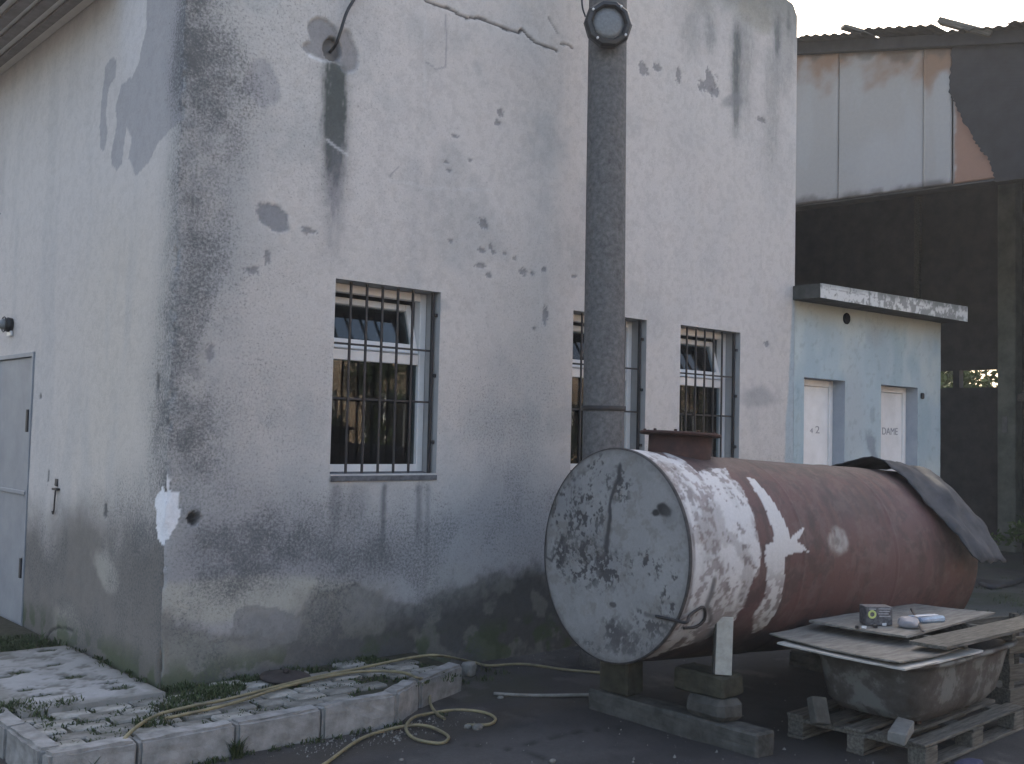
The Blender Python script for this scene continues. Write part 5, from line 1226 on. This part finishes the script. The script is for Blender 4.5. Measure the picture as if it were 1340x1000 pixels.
# bricks and rag at the pallet
br1 = thing('pale_brick', 'pale brick lying on the near corner of the pallet', 'brick', ((2.5543, -3.1919)[0]+0.02, (2.5543, -3.1919)[1]+0.03, 0.112), (math.radians(6), math.radians(-8), math.radians(16)))
br1.location.z = 0.118
box('body', -0.10, 0.10, -0.045, 0.045, 0.0, 0.058, M['whitetile'], br1, 0.005, 0.003)
br2 = thing('grey_brick', 'grey brick leaning against the tank side of the bathtub', 'brick', ((2.4890, -2.7528)[0], (2.4890, -2.7528)[1], 0.105), (0.25, math.radians(-62), 0.9))
box('body', 0.0, 0.14, -0.045, 0.045, -0.03, 0.03, M['concrete'], br2, 0.005, 0.004)
z_ = (2.8083, -3.3771)
lump('blue_rag', (z_[0], z_[1]-0.03, GZ), (0.10, 0.05, 0.03), M['bluerag'], 'crumpled blue rag on the ground in front of the pallet', 'rag', 37)

# wooden crate at the right edge behind the boards
cr = thing('wooden_crate', 'open slatted wooden crate at the right edge beyond the bathtub', 'crate', (4.10, -3.06, GZ), (0, 0, math.radians(-12)))
for x in (0.0, 0.72):
    for y in (0.0, 0.46): box('post', x, x+0.05, y, y+0.05, 0.0, 0.50, M['wood'], cr, 0.003, 0.002)
for z in (0.05, 0.20, 0.37):
    box('slat', -0.0155, 0.785, -0.0165, -0.001, z, z+0.105, M['wood'], cr, 0.003, 0.002); box('slat', -0.0155, 0.785, 0.511, 0.5265, z, z+0.105, M['wood'], cr, 0.003, 0.002)
    box('slat', -0.017, -0.001, 0.0, 0.51, z, z+0.105, M['wood'], cr, 0.003, 0.002); box('slat', 0.771, 0.7865, 0.0, 0.51, z, z+0.105, M['wood'], cr, 0.003, 0.002)
for y in (0.02, 0.20, 0.38): box('floor_board', 0.052, 0.718, y, y+0.13, 0.03, 0.045, M['wood'], cr, 0.002)

# ================================================================== HOSES, ROD, STONES
def g3(p, z): return (p[0], p[1], z)
ha_ = [g3((-0.5406, -0.7718), GZ+0.012), g3((-0.5578, -0.9215), PZ+0.005), g3((-0.3202, -0.6847), PZ+0.018), g3((-0.0868, -0.6203), PZ+0.022), g3((0.1502, -0.5803), PZ+0.018), g3((0.7143, -0.4268), PZ+0.018), g3((1.1212, -0.3769), PZ+0.02), g3((1.5842, -0.3032), PZ+0.018), g3((1.7263, -0.4043), PZ+0.03), g3((2.2702, -0.0894), GZ+0.03), g3((2.3360, -0.1964), GZ+0.016), g3((2.5682, -0.3026), GZ+0.016), g3((2.6816, -0.5918), GZ+0.016), g3((2.8290, -0.8415), GZ+0.016)]
ho = tube('yellow_hose', ha_, 0.009, M['hose'], None, 8, 10); tag(ho, 'yellow garden hose running over the pavement to behind the tank', 'hose')
hb_ = [g3((-0.2863, -0.7451), PZ+0.016), g3((0.0995, -0.6814), PZ+0.018), g3((0.5156, -0.5103), PZ+0.016), g3((0.9207, -0.4327), PZ+0.017), g3((1.1323, -0.4613), PZ+0.017), g3((1.2673, -0.6089), PZ+0.019), g3((1.2559, -0.7962), PZ+0.022), g3((1.4671, -0.6224), 0.07), g3((1.3286, -0.8359), 0.0), g3((1.2579, -0.9949), GZ+0.016), g3((1.2333, -1.0984), GZ+0.014)]
ho = tube('yellow_hose', hb_, 0.009, M['hose'], None, 8, 10); tag(ho, 'yellow hose end hanging over the kerb to the ground', 'hose')
hc_ = [g3((0.0876, -1.4968), GZ+0.014), g3((0.2950, -1.3654), GZ+0.014), g3((0.6533, -1.1315), GZ+0.014), g3((0.9501, -1.0812), GZ+0.014), g3((1.0497, -1.1748), GZ+0.020), g3((1.0491, -1.3407), GZ+0.014), g3((0.9976, -1.4264), GZ+0.013), g3((0.9163, -1.4514), GZ+0.013), g3((0.8660, -1.3095), GZ+0.013), g3((0.9111, -1.1639), GZ+0.03), g3((1.0489, -1.0398), GZ+0.036), g3((1.2116, -0.9605), GZ+0.016), g3((1.4102, -0.9824), GZ+0.013), g3((1.5049, -1.1162), GZ+0.013), g3((1.4764, -1.2597), GZ+0.013), g3((1.3657, -1.3351), GZ+0.013), g3((1.2556, -1.2720), GZ+0.013)]
ho = tube('yellow_hose', hc_, 0.009, M['hose'], None, 8, 10); tag(ho, 'yellow hose lying in loops on the asphalt in front of the kerb', 'hose')
rod = tube('steel_rod', [g3((1.8263, -0.8391), GZ+0.02), g3((2.0108, -1.0221), GZ+0.018), g3((2.3183, -1.2242), GZ+0.018)], 0.011, M['stone'], None, 8, 6); tag(rod, 'thin pale rod on the asphalt pointing at the tank', 'rod')
pipe = tube('grey_pipe', [g3((9.7738, -0.3120), GZ+0.04), g3((9.6515, -0.5166), GZ+0.03), g3((10.2584, -0.4744), GZ+0.03), g3((11.2221, -0.3026), GZ+0.03)], 0.03, M['felt'], None, 8, 6); tag(pipe, 'dark pipe lying on the ground beyond the tank at the right edge', 'pipe')
st_ = (2.0686, -0.2928)
lump('white_stone', (st_[0], st_[1], GZ), (0.055, 0.045, 0.055), M['stone'], 'pale squarish stone standing at the end of the kerb', 'stone', 51, 0.3, 3.5)
for k, (pt, s, lab) in enumerate([((1.2745, -1.3434), 0.03, 'small grey stone inside the right hose loop'), ((1.2494, -1.2865), 0.02, 'tiny grey stone beside the hose tip'), ((1.8237, -0.9080), 0.02, 'small stone at the tip of the pale rod'), ((0.6082, -1.5430), 0.012, 'tiny pale pebble near the bottom edge below the hose loop'), ((1.1994, -2.0250), 0.018, 'small pebble at the bottom edge in front of the sleeper')]):
    lump('stone', (pt[0], pt[1], GZ), (s, s*0.8, s*0.6), M['stone'], lab, 'stone', 60+k)
# loose grit over the yard: uncountable
def grit():
    rs = np.random.RandomState(3); V = []; Fc = []
    for i in range(2600):
        x = rs.uniform(-0.8, 6.0); y = rs.uniform(-4.2, -0.02)
        if x < 1.85 and y > -1.0: continue
        s = 0.003+0.009*rs.rand()**3; k = len(V); a = rs.uniform(0, 6.28)
        if rs.rand() < 0.4: y = -1.0-0.25*rs.rand()**2; x = rs.uniform(-0.8, 1.6)
        z = GZ-0.006
        for t in range(4): V.append((x+s*math.cos(a+t*1.57)*rs.uniform(.7, 1.3), y+s*math.sin(a+t*1.57)*rs.uniform(.7, 1.3), z))
        V.append((x+s*0.2, y, z+0.006+s*rs.uniform(.5, 1.2)))
        Fc += [(k, k+1, k+4), (k+1, k+2, k+4), (k+2, k+3, k+4), (k+3, k, k+4)]
    o = pymesh('loose_grit', V, Fc, M['stone']); tag(o, 'loose grit scattered over the dark asphalt', 'grit', kind='stuff')
grit()

# ================================================================== LENS VEIL: thin volume added over the yard to lift the blacks
bm = bmesh.new(); bm_box(bm, -160, 160, -160, 160, -1.1, 9.6)
hz = bm_obj('lens_veil', bm, None); tag(hz, 'thin added volume standing in for the lens flare veil', 'lens_veil', kind='stuff')
hm = bpy.data.materials.new('lens_veil_volume'); hm.use_nodes = True; nt = hm.node_tree
nt.nodes.remove(nt.nodes['Principled BSDF'])
pv = nt.nodes.new('ShaderNodeVolumePrincipled'); pv.inputs['Color'].default_value = (0.92, 0.95, 1.0, 1); pv.inputs['Density'].default_value = 0.0019; pv.inputs['Anisotropy'].default_value = 0.0
nt.links.new(pv.outputs[0], nt.nodes['Material Output'].inputs['Volume'])
hz.data.materials.append(hm)
